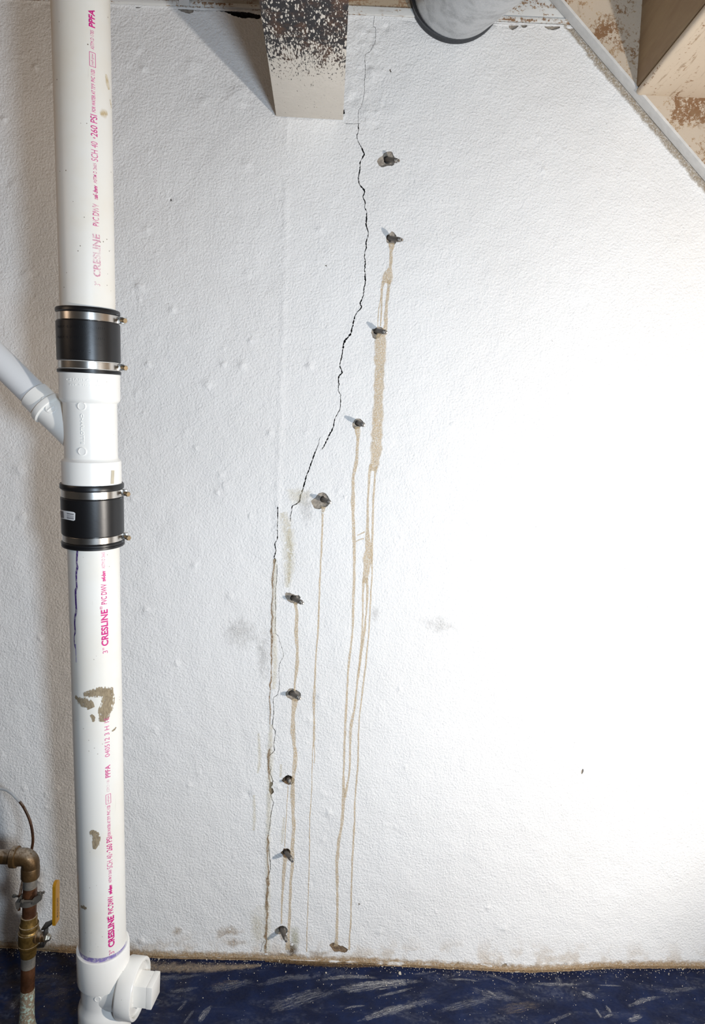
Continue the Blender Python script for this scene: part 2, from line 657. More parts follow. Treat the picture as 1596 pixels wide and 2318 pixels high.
def mat_wood(name, base, paint, amount, scale=(9, 60, 60), rot=(0, 0, 0), rough=0.65, grain=(0.22, 0.12, 0.06)):
    t = NT(name)
    vec = t.map(t.obj(), scale, rot)
    g = t.noise(1.0, 5, 0.6, vec=vec, dist=0.4)
    p = t.math('ADD', t.math('MULTIPLY', t.noise(150, 6, 0.75), 0.72), t.math('MULTIPLY', t.noise(38, 4, 0.7), 0.28))
    wood = t.mix(t.ramp(g, 0.35, 0.68), base, grain)
    mask = t.ramp(t.math('ADD', p, t.math('MULTIPLY', t.math('SUBTRACT', g, 0.5), 0.6)), 0.5 + 0.5 - amount, 0.5 + 0.5 - amount + 0.05)
    pc = t.mix(t.noise(11, 3), paint, tuple(c * 0.86 for c in paint))
    col = t.mix(mask, pc, wood) if amount < 1 else wood
    # painted grain lines
    ln = t.ramp(t.noise(1.0, 3, 0.6, vec=t.map(t.obj(), tuple(s * 2.2 for s in scale), rot)), 0.58, 0.70, 0, 0.55)
    col = t.mix(ln, col, (0.25, 0.16, 0.09))
    return t.set(color=col, rough=rough, normal=t.bump(t.math('ADD', g, p), 0.0012, 0.5), spec=0.3)


def mat_galv():
    t = NT('galvanised_sheet')
    n = t.noise(28, 3, 0.6)
    n2 = t.noise(330, 3, 0.7)
    v = t.voro(45)
    paint = t.math('GREATER_THAN', n2, 0.53)
    col = t.mix(t.ramp(t.math('ADD', n, t.math('MULTIPLY', v, 0.3)), 0.4, 0.8), (0.40, 0.41, 0.42), (0.58, 0.59, 0.60))
    col = t.mix(t.math('MULTIPLY', paint, 0.3), col, (0.72, 0.71, 0.69))
    return t.set(color=col, rough=0.42, metal=t.math('SUBTRACT', 0.85, t.math('MULTIPLY', paint, 0.35)), normal=t.bump(n2, 0.0005, 0.5))


def mat_copper(name, kind):
    t = NT(name)
    n = t.noise(38, 5, 0.65)
    n2 = t.noise(170, 4, 0.7)
    if kind == 'tin':
        col = t.mix(t.ramp(n, 0.35, 0.65), (0.17, 0.16, 0.14), (0.28, 0.25, 0.21))
        met = 0.5
    elif kind == 'copper':
        col = t.mix(t.ramp(n, 0.35, 0.65), (0.075, 0.030, 0.013), (0.15, 0.062, 0.027))
        met = 0.55
    elif kind == 'brass':
        col = t.mix(t.ramp(n, 0.3, 0.7), (0.15, 0.088, 0.02), (0.26, 0.158, 0.045))
        met = 0.75
    elif kind == 'bronze':
        col = t.mix(t.ramp(n, 0.3, 0.7), (0.085, 0.047, 0.018), (0.145, 0.083, 0.032))
        met = 0.6
    elif kind == 'verdigris':
        col = t.mix(t.ramp(n, 0.30, 0.5), (0.10, 0.055, 0.03), (0.25, 0.19, 0.13))
        col = t.mix(t.ramp(n2, 0.47, 0.60), col, (0.40, 0.50, 0.42))
        met = 0.1
    # settled dust on upward faces
    up_ = t.sep(t.n('ShaderNodeNewGeometry').outputs['Normal'])[2]
    dust = t.math('MULTIPLY', t.ramp(up_, 0.35, 0.95), t.ramp(n2, 0.3, 0.55))
    col = t.mix(t.math('MULTIPLY', dust, 0.75), col, (0.36, 0.30, 0.23))
    return t.set(color=col, rough=t.ramp(n2, 0.3, 0.7, 0.32, 0.6), metal=t.math('MULTIPLY', t.math('SUBTRACT', 1.0, dust), met),
                 normal=t.bump(n2, 0.0006 if kind != 'verdigris' else 0.003, 0.6))


def mat_ink(name, c, wear=0.0, alpha=0.95):
    t = NT(name)
    n = t.noise(330, 4, 0.7)
    n2 = t.noise(60, 3, 0.6)
    v = t.math('ADD', t.math('MULTIPLY', n, 0.6), t.math('MULTIPLY', n2, 0.4))
    al = t.ramp(v, 0.20 + wear * 0.42, 0.26 + wear * 0.42, alpha * 0.25 if wear > 0 else alpha, alpha)
    return t.set(color=c, rough=0.45, alpha=al)


M = dict(
    wall=mat_wall(), floor=mat_floor(), concrete=mat_concrete(),
    deep=mat_concrete('dark_crack_concrete', (0.055, 0.05, 0.05), (0.03, 0.028, 0.03)),  # near-black concrete lining the cracks and the deep gaps
    rustc=mat_concrete('rust_stained_concrete', (0.25, 0.175, 0.11), (0.12, 0.08, 0.05)),
    tan=mat_stain('tan_water_stain', (0.74, 0.61, 0.42), (0.62, 0.46, 0.28), 0.70, 0.32, 380),
    faint=mat_stain('faint_yellow_stain', (0.74, 0.68, 0.50), (0.70, 0.61, 0.42), 0.38, 0.7, 260, soft=0.9),
    rust=mat_stain('rust_brown_stain', (0.52, 0.38, 0.23), (0.24, 0.15, 0.08), 0.85, 1.3, 200, soft=0.6),
    brown=mat_stain('brown_efflorescence', (0.55, 0.45, 0.34), (0.42, 0.31, 0.21), 0.6, 0.9, 240, soft=0.9),
    darkb=mat_stain('dark_damp_stain', (0.20, 0.13, 0.065), (0.09, 0.055, 0.03), 0.9, 0.8, 230, soft=0.8),
    green=mat_stain('greenish_stain', (0.52, 0.50, 0.36), (0.42, 0.40, 0.25), 0.55, 0.5, 260, soft=0.8),
    grey=mat_stain('grey_scuff_stain', (0.45, 0.43, 0.40), (0.30, 0.28, 0.26), 0.28, 0.9, 260, soft=0.95),
    edge=mat_stain('unpainted_margin', (0.50, 0.43, 0.34), (0.30, 0.24, 0.17), 0.95, 0.75, 260, soft=0.7),
    base=mat_stain('foot_dirt', (0.60, 0.45, 0.28), (0.34, 0.22, 0.12), 1.0, 0.8, 250, soft=0.9),
    scuff=mat_streak('plaster_dust_scuff', (0.62, 0.61, 0.60), 0.75),
    scuff2=mat_streak('thin_dust_scuff', (0.48, 0.48, 0.50), 0.45),
    scuffb=mat_streak('brown_dust_scuff', (0.30, 0.24, 0.17), 0.5),
    pvc=mat_pvc('pvc_pipe'), pvc2=mat_pvc('pvc_fitting', (0.83, 0.815, 0.775), 0.12, 0.28, 0.12), pvcold=mat_pvc('aged_pvc_pipe', (0.77, 0.74, 0.68), 0.45, 0.42, 0.45),
    pvcgrey=mat_pvc('pale_grey_pvc', (0.74, 0.745, 0.75), 0.05, 0.38, 0.1),
    rubber=mat_plain('black_rubber', (0.006, 0.006, 0.007), 0.36, 0, 0.2, 40),
    steel=mat_plain('stainless_band', (0.62, 0.59, 0.55), 0.26, 1.0, 0.08, 30),
    screw=mat_plain('yellowed_zinc', (0.42, 0.32, 0.20), 0.4, 0.9, 0.3, 200),
    beam=mat_beam(), galv=mat_galv(),
    stringer=mat_wood('flaking_painted_board', (0.47, 0.345, 0.21), (0.55, 0.46, 0.36), 0.462, (12, 60, 12), (0, math.radians(-49), 0)),
    riser=mat_wood('bare_brown_panel', (0.34, 0.235, 0.135), (0.4, 0.3, 0.2), 1.0, (30, 6, 26), (0, 0, 0), 0.55, (0.27, 0.175, 0.10)),
    tread=mat_wood('cream_painted_tread', (0.40, 0.26, 0.14), (0.60, 0.49, 0.37), 0.41, (60, 7, 60)),
    sill=mat_wood('white_painted_sill', (0.36, 0.25, 0.15), (0.70, 0.69, 0.66), 0.47, (8, 60, 60)),
    rim=mat_wood('brown_rim_board', (0.33, 0.24, 0.155), (0.42, 0.33, 0.23), 0.5, (6, 60, 60)),
    rimgrey=mat_wood('grey_rim_board', (0.40, 0.36, 0.31), (0.46, 0.43, 0.38), 0.45, (6, 60, 60)),
    strip=mat_plain('grey_white_paint', (0.60, 0.59, 0.57), 0.6, 0, 0.2, 45, 0.002),
    tin=mat_copper('solder_tinned_copper', 'tin'), copper=mat_copper('dark_copper', 'copper'), brass=mat_copper('yellow_brass', 'brass'),
    bronze=mat_copper('tarnished_bronze', 'bronze'), verd=mat_copper('verdigris_copper', 'verdigris'),
    iron=mat_plain('grey_cast_metal', (0.15, 0.135, 0.115), 0.55, 0.5, 0.3, 150),
    blacksteel=mat_plain('dark_lever_steel', (0.06, 0.055, 0.05), 0.4, 0.7, 0.3, 100),
    chrome=mat_plain('plated_nut', (0.38, 0.34, 0.27), 0.3, 0.9, 0.2, 100),
    yellow=mat_plain('yellow_vinyl', (0.62, 0.27, 0.008), 0.45, 0, 0.12, 40),
    packer=mat_plain('dusty_packer_steel', (0.13, 0.115, 0.10), 0.42, 0.55, 0.5, 260),
    nipple=mat_plain('bright_nipple_metal', (0.55, 0.53, 0.50), 0.25, 0.95, 0.25, 300),
    ink=mat_ink('magenta_ink', (0.62, 0.012, 0.22)), inkl=mat_ink('light_magenta_ink', (0.70, 0.10, 0.32), 0.15, 0.75),
    inkw=mat_ink('worn_magenta_ink', (0.62, 0.05, 0.25), 0.62, 0.8), inkf=mat_ink('faded_magenta_ink', (0.66, 0.20, 0.36), 0.66, 0.55),
    black=mat_ink('black_print', (0.015, 0.012, 0.01)),
    purple=mat_stain('purple_primer', (0.085, 0.035, 0.22), (0.05, 0.02, 0.15), 0.92, 0.25, 220, False, 0.35),
    purplel=mat_stain('thin_purple_primer', (0.30, 0.24, 0.52), (0.20, 0.15, 0.42), 0.85, 0.25, 160, False, 0.3),
    mud=mat_mud(),
    yst=mat_stain('yellow_glue_stain', (0.62, 0.46, 0.20), (0.52, 0.36, 0.13), 0.55, 0.5, 130, False, soft=0.8),
    paper=mat_plain('white_label_paper', (0.72, 0.72, 0.72), 0.5, 0, 0.05, 50),
    tape=mat_plain('tan_tape_scrap', (0.50, 0.44, 0.33), 0.6, 0, 0.2, 60),
    barcode=mat_plain('grey_print', (0.16, 0.15, 0.16), 0.6, 0, 0.3, 900),
    grit=mat_plain('plaster_grit', (0.55, 0.49, 0.40), 0.9, 0, 0.4, 40),
    darkrim=mat_plain('dark_metal_rim', (0.075, 0.078, 0.085), 0.4, 0.8, 0.4, 200),
    ceil=mat_plain('dark_subfloor', (0.30, 0.22, 0.15), 0.8, 0, 0.3, 10),
)

# ------------------------------------------------------------------ the wall
ZTOP = P(590, 27).z
PORTS = [  # hole, tip, spall outline (all as seen), label
    ((877, 361), (903.5, 364), [(853.5, 365), (855.7, 360), (867, 352), (869.5, 347), (876, 343.5), (888, 344), (890, 350.5), (893, 355), (893, 367), (890, 373.5), (884, 375.5), (879, 375), (871, 377.5), (864, 378), (857.5, 374.5)],
     'metal injection packer in the widest grey chipped hole, topmost of all on the wall'),
    ((880.5, 539), (911, 543.5), [(874, 541), (877, 531), (884, 528), (887.5, 522.5), (892, 526), (897, 534), (898, 546), (893, 553), (885, 552), (877, 550)],
     'long metal injection packer second from the top, above a forking tan drip'),
    ((852, 748.5), (876, 752.5), [(840, 751), (844, 745), (848, 745), (855, 740), (864, 741), (869, 747.5), (865, 756), (859, 762.5), (850.5, 768), (844, 764)],
     'metal injection packer with a bright tip where the widest tan drip begins'),
    ((810.5, 957), (825.5, 962.5), [(797.5, 958), (804, 949), (811.5, 947), (819, 951), (823, 958), (815, 967.5), (805, 971.5), (799, 968)],
     'metal injection packer whose blue shadow touches the dark upper crack'),
    ((731.5, 1130.5), (749, 1138), [(703.5, 1135), (714, 1126), (723, 1116), (736, 1116), (743, 1124), (747, 1137), (738.5, 1148), (725.5, 1152), (712, 1150)],
     'metal injection packer in a pale brown scuffed patch beside the foot of the dark crack'),
    ((664, 1354.5), (687, 1366), [(646, 1345), (648, 1341), (658, 1342.5), (661, 1344), (669, 1347), (676, 1348), (680, 1352.5), (674.5, 1363), (671, 1369), (664, 1366), (653, 1361), (646, 1351)],
     'metal injection packer sixth from the top, just right of the rusty lower crack'),
    ((659.5, 1569.5), (680.5, 1581.5), [(646.5, 1568), (655, 1559), (666, 1560), (679, 1568), (679.5, 1581), (668.5, 1588), (655, 1581), (648.5, 1577)],
     'metal injection packer seventh from the top, its blue shadow pointing straight left'),
    ((652.5, 1762), (657, 1773), [(637.5, 1766.5), (644, 1759), (653, 1754), (664, 1760), (666, 1770), (657.5, 1776.5), (644, 1772)],
     'short stubby injection packer sunk in a dark brown hole beside the chipped crack'),
    ((646.5, 1928), (663, 1950), [(635, 1931), (640, 1925), (642.5, 1921), (653, 1922), (657, 1928), (657, 1935), (650, 1942.5), (644, 1942), (640, 1937)],
     'metal injection packer angled down to the right, second lowest on the wall'),
    ((636.5, 2101), (648.5, 2131), [(622, 2104), (632, 2097), (642, 2095.5), (649, 2100), (652, 2106), (648, 2113), (636, 2113), (629, 2114), (624, 2112)],
     'metal injection packer hanging steeply down just above the floor'),
]
CRACKS = [
    [(848, 36, .8), (845, 60, .8), (850, 62, .9), (850, 92, .8), (845, 104, 1), (838, 116, 1), (828, 122, 1), (826, 134, 1), (827, 160, .9), (825, 190, .8), (825, 210, .8), (818, 240, .8), (812, 250, .8), (811, 279, 1.0)],
    [(781, 279.5, 1.2), (800, 279.5, 0.8), (816, 279.5, 1.6)],
    [(811, 279, 2.4), (811.4, 295, 2.0), (808.5, 307, 1.6), (810.7, 319, 1.3), (817, 331, 1.8), (822, 341.5, 3.4), (824, 350, 3.0), (816, 367, 2.8), (815, 385, 2.8), (811, 404, 2.0), (815, 419, 2.6),
     (825, 431, 3.6), (822, 445, 2.4), (826.6, 457, 2.4), (826, 469, 1.4), (830, 481, 2.8), (829, 509, 2.6), (834, 528, 1.8), (829, 547, 2.8), (829, 561, 2.2), (825, 576, 1.8), (826.6, 595, 2.8), (825.7, 612, 2.4), (827, 635, 3.2),
     (824.5, 650, 2.4), (822, 671, 2.2), (815, 688, 2.8), (819, 695, 2.6), (808, 708, 2.6), (802, 721, 2.8), (798, 740, 3.0), (793, 757, 3.8), (780.5, 772, 4.0), (777, 785, 3.2), (774, 806, 2.6), (770, 827, 2.2), (774.5, 843.6, 2.8),
     (766.5, 853, 2.6), (767, 866, 2.2), (766.5, 887, 1.6), (771, 893, 1.2), (770, 917, 2.0), (770.6, 924, 1.6), (763, 939, 2.2), (757, 951, 2.8), (754, 968, 2.8), (745, 985, 3.2), (738, 1001, 3.0), (728.5, 1018, 2.0)],
    [(725, 988, .7), (719.5, 1011, 1.6), (713, 1024, 2.4), (705, 1048, 2.8), (699, 1064, 2.4), (693, 1080, 2.8), (686, 1106, 2.8), (680.5, 1121.7, 3.0), (676, 1137, 2.8), (663, 1145, 2.4), (661, 1152, 1.8), (657.5, 1168, 1.6), (657, 1181, 1.5)],
    [(629, 1147, 2.2), (628.4, 1176, 2.0), (628, 1198, 1.6), (628, 1220, 2.0), (622, 1231, 2.2), (624.6, 1247, 2.2), (620.6, 1262, 2.8), (624, 1268.6, 2.4), (620, 1279, 1.6)],
    [(627, 1277, 1.0), (627, 1299, 1.2), (624.6, 1332, 1.2), (623.5, 1354, 1.4), (624.6, 1376, 1.2), (623.5, 1410, 1.2), (623.5, 1433, 1.1), (629, 1438, .9), (634, 1455, .9), (641, 1476, .9), (641, 1488, .9), (634, 1500, 1.0), (631, 1522, 1.0), (633, 1550, .9),
     (628, 1572, 1.1), (619, 1581, 1.3), (620, 1610, 1.4), (617, 1642.5, 1.4), (623, 1657, 1.3), (620, 1686, 1.4), (620.6, 1699.6, 1.6), (606.6, 1714, 1.8), (610, 1730, 1.6), (613.6, 1739, 1.6), (611, 1750, 1.4), (618, 1767.5, 1.6), (612, 1778, 2.6)],
    [(612.5, 1797, 1.2), (616, 1811, 1.2), (619, 1818, 1.2), (613.6, 1842, 1.3), (611, 1868, 1.3), (606.6, 1895, 1.4), (609, 1906, 1.3), (609, 1925, 1.3), (611, 1945, 1.5), (612.5, 1967, 1.3), (607, 1982, 1.4), (608, 1996, 1.6), (604.6, 2041, 1.8), (604.6, 2081, 2.0), (603, 2120, 2.0), (602.5, 2150, 1.6)],
    [(590, 2155, .8), (594, 2138, 1.2), (599, 2128, .8)],
]
CHIPS = [  # spots where the face has broken away: outline, depth, material key
    ([(609, 1779), (612, 1770), (617, 1771), (617, 1777), (614, 1783), (619, 1786), (619, 1795), (613, 1799), (610, 1791)], 0.008, 'rustc'),
    ([(483, 23), (500, 25.5), (517, 30), (528, 35.5), (552, 41), (566, 39.5), (586, 43), (588, 34), (560, 28), (530, 25.5)], 0.07, 'deep'),
    ([(296, 10), (305, 9.5), (327, 11), (322, 15), (312, 18.5)], 0.004, 'concrete'),
    ([(401, 17), (418, 19), (438, 20.5), (436, 27), (424, 30), (410, 26)], 0.004, 'concrete'),
    ([(1152, 57), (1166, 57.5), (1174, 59), (1168, 65), (1160, 68), (1153, 63)], 0.004, 'concrete'),
    ([(1180, 58), (1193, 57.5), (1190, 63), (1183, 64)], 0.004, 'concrete'),
    ([(1232, 60), (1250, 60), (1268, 60), (1262, 66), (1246, 67), (1238, 64)], 0.004, 'concrete'),
    ([(745, 2140), (752, 2134), (760, 2135), (768, 2139), (779, 2143), (788, 2150), (780, 2156), (768, 2153), (757, 2154), (750, 2146)], 0.004, 'rustc'),
    ([(1030, 2183), (1038, 2176), (1040, 2181), (1034, 2186)], 0.003, 'concrete'),
    ([(1135, 2186), (1142, 2180), (1149, 2184), (1146, 2188), (1139, 2189)], 0.003, 'concrete'),
    ([(881, 158), (884, 155), (886, 161), (884, 163)], 0.003, 'concrete'),
    ([(384, 450), (387, 448), (389, 453), (386, 455)], 0.003, 'concrete'),
    ([(1316, 1745), (1320, 1741), (1321, 1747), (1317, 1752)], 0.003, 'concrete'),
    ([(735, 601), (739, 599), (740, 604)], 0.002, 'concrete'),
    ([(776, 249), (780, 248), (780, 257), (776, 258)], 0.012, 'deep'),
    ([(812, 2043), (816, 2046), (812, 2049)], 0.002, 'concrete'),
]


def build_wall():
    wall = None
    X0, X1, Z0, Z1 = -2.6, 2.9, -0.06, ZTOP
    pts, faces, fid = [], [], []

    def add_face(poly, tagid):
        ar = sum(poly[i][0] * poly[(i + 1) % len(poly)][1] - poly[(i + 1) % len(poly)][0] * poly[i][1] for i in range(len(poly)))
        if ar < 0:
            poly = poly[::-1]
        n0 = len(pts)
        pts.extend(poly)
        faces.append([n0 + i for i in range(len(poly))])
        fid.append(tagid)

    add_face([(X0, Z0), (X1, Z0), (X1, Z1), (X0, Z1)], -1)
    craters = []
    for hole, tip, poly, lab in PORTS:
        q = catmull([p + (0,) for p in poly] + [poly[0] + (0,)], 3)[:-1]
        q = [(p[0] + random.uniform(-.7, .7), p[1] + random.uniform(-.7, .7)) for p in q]
        w = [P(a, b) for a, b in q]
        add_face([(p.x, p.z) for p in w], 1)
        craters.append(w)
    chips = []
    for poly, dep, mk in CHIPS:
        q = catmull([p + (0,) for p in poly] + [poly[0] + (0,)], 3)[:-1]
        q = [(p[0] + random.uniform(-1, 1), p[1] + random.uniform(-1, 1)) for p in q]
        w = [P(a, b) for a, b in q]
        add_face([(p.x, min(p.z, Z1 - 0.0015)) for p in w], 2)
        chips.append((w, dep, mk))
    lines = []
    for ci, c in enumerate(CRACKS):
        q = catmull(c, 2.6)
        L, R = [], []
        n = len(q)
        jit = 0.75 if ci in (2, 3) else 0.35
        for i in range(1, n - 1):
            q[i][0] += random.uniform(-jit, jit)
            q[i][2] = max(0.45, q[i][2] * (0.95 if ci in (2, 3) else 0.95) * random.uniform(0.55, 1.4) * (0.35 if random.random() < 0.12 else 1))
        for i in range(n):
            a, b = q[max(i - 1, 0)], q[min(i + 1, n - 1)]
            t = np.array([b[0] - a[0], b[1] - a[1]])
            t /= np.linalg.norm(t) + 1e-9
            hw = q[i][2] * 0.5 * (0.25 if i in (0, n - 1) else 1)
            l = P(q[i][0] - t[1] * hw, q[i][1] + t[0] * hw)
            r = P(q[i][0] + t[1] * hw, q[i][1] - t[0] * hw)
            L.append((l.x, l.z))
            R.append((r.x, r.z))
        for i in range(n - 1):
            add_face([L[i], L[i + 1], R[i + 1]], 3)
            add_face([L[i], R[i + 1], R[i]], 3)
        lines.append([P(a[0], a[1]) for a in q])
    # fill points: fine where the camera looks, coarse elsewhere
    g = 0.0085
    xs0, xs1 = P(-60, 1100).x, P(1660, 1100).x
    x = xs0
    row = 0
    z = 0.004
    while z < Z1 - 0.004:
        x = xs0 + (g / 2 if row % 2 else 0)
        while x < xs1:
            pts.append((x + random.uniform(-.001, .001), z + random.uniform(-.001, .001)))
            x += g
        z += g
        row += 1
    for p, r, h in BUMPS:
        k = int(2.4 * r / 0.0022)
        for i in range(-k, k + 1):
            for j in range(-k, k + 1):
                if i * i + j * j <= k * k and Z0 + 0.01 < p.z + j * 0.0022 < Z1 - 0.004:
                    pts.append((p.x + i * 0.0022 + random.uniform(-.0003, .0003), p.z + j * 0.0022 + random.uniform(-.0003, .0003)))
    z = 0.01
    while z < Z1 - 0.02:
        sx = seam_x(z)
        if sx is not None:
            for o in (-0.012, -0.008, -0.004, 0, 0.004, 0.008, 0.012):
                pts.append((sx + o + random.uniform(-.0003, .0003), z))
        z += 0.005
    x = X0 + 0.05
    while x < X1 - 0.05:
        if x < xs0 - 0.03 or x > xs1 + 0.03:
            z = 0.02
            while z < Z1 - 0.03:
                pts.append((x, z))
                z += 0.06
        x += 0.06
    edges = [(f[i], f[(i + 1) % len(f)]) for f in faces for i in range(len(f))]
    vs, es, fs, ov, oe, of = delaunay_2d_cdt([Vector(p) for p in pts], edges, [], 0, 1e-6, False)
    va = np.array([(p.x, p.y) for p in vs])
    fa = np.array([tuple(f) for f in fs])
    cen = va[fa].mean(1)
    order = np.argsort(cen[:, 1])
    cen = cen[order]
    dead = np.zeros(len(cen), dtype=bool)
    for f, tg in zip(faces, fid):
        if tg < 0:
            continue
        poly = np.array([pts[i] for i in f])
        lo, hi = np.searchsorted(cen[:, 1], [poly[:, 1].min(), poly[:, 1].max()])
        c = cen[lo:hi]
        ins = np.zeros(len(c), dtype=bool)
        for i in range(len(poly)):
            (xa, za), (xb, zb_) = poly[i], poly[(i + 1) % len(poly)]
            if za == zb_:
                continue
            cr = ((za > c[:, 1]) != (zb_ > c[:, 1])) & (c[:, 0] < (xb - xa) * (c[:, 1] - za) / (zb_ - za) + xa)
            ins ^= cr
        dead[lo:hi] |= ins
    keep = [tuple(int(i) for i in fa[order[i]]) for i in range(len(cen)) if not dead[i]]
    V = [(p.x, wy(p.x, p.y), p.y) for p in vs]
    used = sorted({i for f in keep for i in f})
    rem = {a: b for b, a in enumerate(used)}
    V2 = [V[i] for i in used]
    F2 = [tuple(rem[i] for i in f) for f in keep]
    # close the sides of the cracks
    cnt = {}
    for f in F2:
        for i in range(3):
            a, b = f[i], f[(i + 1) % 3]
            cnt[(a, b)] = 1
    bnd = [(a, b) for (a, b) in cnt if (b, a) not in cnt]
    wall = mesh_obj('wall_back', V2, F2, M['wall'], None, angle=60)
    me = wall.data
    # make sure the face looks into the room (-y)
    if me.polygons[0].normal.y > 0:
        me.flip_normals()
    tag(wall, 'white painted rough masonry wall with a jagged crack and tan drips', None, None, 'structure')
    cl = np.array([(p.x, p.z) for l in lines for p in l])
    SV, SF = [], []
    for a, b in bnd:
        pa, pb = V2[a], V2[b]
        mx, mz = (pa[0] + pb[0]) / 2, (pa[2] + pb[2]) / 2
        if not (X0 + .01 < mx < X1 - .01 and Z0 + .01 < mz < Z1 - 1e-4):
            continue
        if np.min((cl[:, 0] - mx) ** 2 + (cl[:, 1] - mz) ** 2) > 0.0055 ** 2:
            continue
        n0 = len(SV)
        SV += [pa, pb, (pb[0], pb[1] + 0.012, pb[2]), (pa[0], pa[1] + 0.012, pa[2])]
        SF.append((n0, n0 + 1, n0 + 2, n0 + 3))
    for l in lines:
        n0 = len(SV)
        for i, p in enumerate(l):
            a, b = l[max(i - 1, 0)], l[min(i + 1, len(l) - 1)]
            t = Vector((b.x - a.x, 0, b.z - a.z)).normalized() * 0.004
            SV += [(p.x - t.z, 0.0105, p.z + t.x), (p.x + t.z, 0.0105, p.z - t.x)]
        for i in range(len(l) - 1):
            SF.append((n0 + 2 * i, n0 + 2 * i + 1, n0 + 2 * i + 3, n0 + 2 * i + 2))
    mesh_obj('crack', SV, SF, M['deep'], wall, smooth=False)

    def dish(name, w, dep, mat, hole=None, axis=None):
        n = len(w)
        cx = sum(p.x for p in w) / n
        cz = sum(p.z for p in w) / n
        V, Fc = [], []
        for t, d in ((1.0, -0.0002), (0.97, dep * 0.5), (0.86, dep * 0.8), (0.6, dep)):
            for p in w:
                x, z = cx + (p.x - cx) * t, cz + (p.z - cz) * t
                j = 0.0012 if 0.5 < t < 0.98 else 0
                V.append((x, wy(x, z) + d + random.uniform(-j, j) * min(1, dep / .006), z))
        rings = 4
        if hole is not None:
            h = P(hole[0], hole[1], 0.0)
            for rr, d in ((0.0072, dep), (0.0070, 0.03)):
                for p in w:
                    ang = math.atan2(p.z - cz, p.x - cx)
                    s = -(d - dep)
                    V.append((h.x + rr * math.cos(ang) + axis.x * s, wy(h.x, h.z) + d, h.z + rr * math.sin(ang) + axis.z * s))
            rings = 6
        for r in range(rings - 1):
            for k in range(n):
                k2 = (k + 1) % n
                Fc.append((r * n + k, r * n + k2, (r + 1) * n + k2, (r + 1) * n + k))
        Fc.append(tuple((rings - 1) * n + k for k in range(n)))
        ob = mesh_obj(name, V, Fc, mat, wall, angle=50)
        bm = bmesh.new()
        bm.from_mesh(ob.data)
        bmesh.ops.recalc_face_normals(bm, faces=bm.faces)
        if sum(f.normal.y * f.calc_area() for f in bm.faces) > 0:
            bmesh.ops.reverse_faces(bm, faces=bm.faces)
        bm.to_mesh(ob.data)
        bm.free()
        return ob

    grp = 'injection packers up the crack'
    for i, (hole, tip, poly, lab) in enumerate(PORTS):
        out = 0.046 if i not in (0, 7) else (0.034 if i == 0 else 0.024)
        h = P(hole[0], hole[1], 0.004)
        tp = P(tip[0], tip[1], -out)
        ax = (tp - h).normalized()
        axs = ax / abs(ax.y)
        dish('chipped_hole', craters[i], 0.005 if i != 7 else 0.009, M['concrete'] if i not in (7, 8) else M['rustc'], hole, axs)
        L = (tp - h).length
        e = empty('injection_packer', h, lab, 'packer', grp)
        b0 = h - ax * 0.024
        LB = L + 0.024
        MB().lathe(b0, ax, [(0, 0.0052), (LB - 0.0165, 0.0052), (LB - 0.0155, 0.0047)], 18).build('shaft', M['packer'], e)
        MB().lathe(b0, ax, [(0.008, 0.0062), (0.022, 0.0062), (0.023, 0.0054)], 18).build('rubber_sleeve', M['rubber'], e)
        MB().lathe(b0, ax, [(LB - 0.0156, 0.0047), (LB - 0.0145, 0.0051), (LB - 0.0105, 0.0051), (LB - 0.0095, 0.0031)], 6).build('hex_collar', M['packer'], e)
        MB().lathe(b0, ax, [(LB - 0.0098, 0.0031), (LB - 0.0055, 0.0026), (LB - 0.0045, 0.0035), (LB - 0.0015, 0.0033), (LB, 0.0018)], 16).build('nipple', M['nipple'], e)
    for w, dep, mk in chips:
        dish('chipped_spot', w, dep, M[mk])
    return wall


WALL = build_wall()

# ---- stains and drips lying on the wall face
def wobble(pts_, k=1.6):
    return [(p[0] + random.uniform(-k, k), p[1], max(0.8, p[2] * random.uniform(0.45, 1.35))) for p in catmull(pts_, 9)]


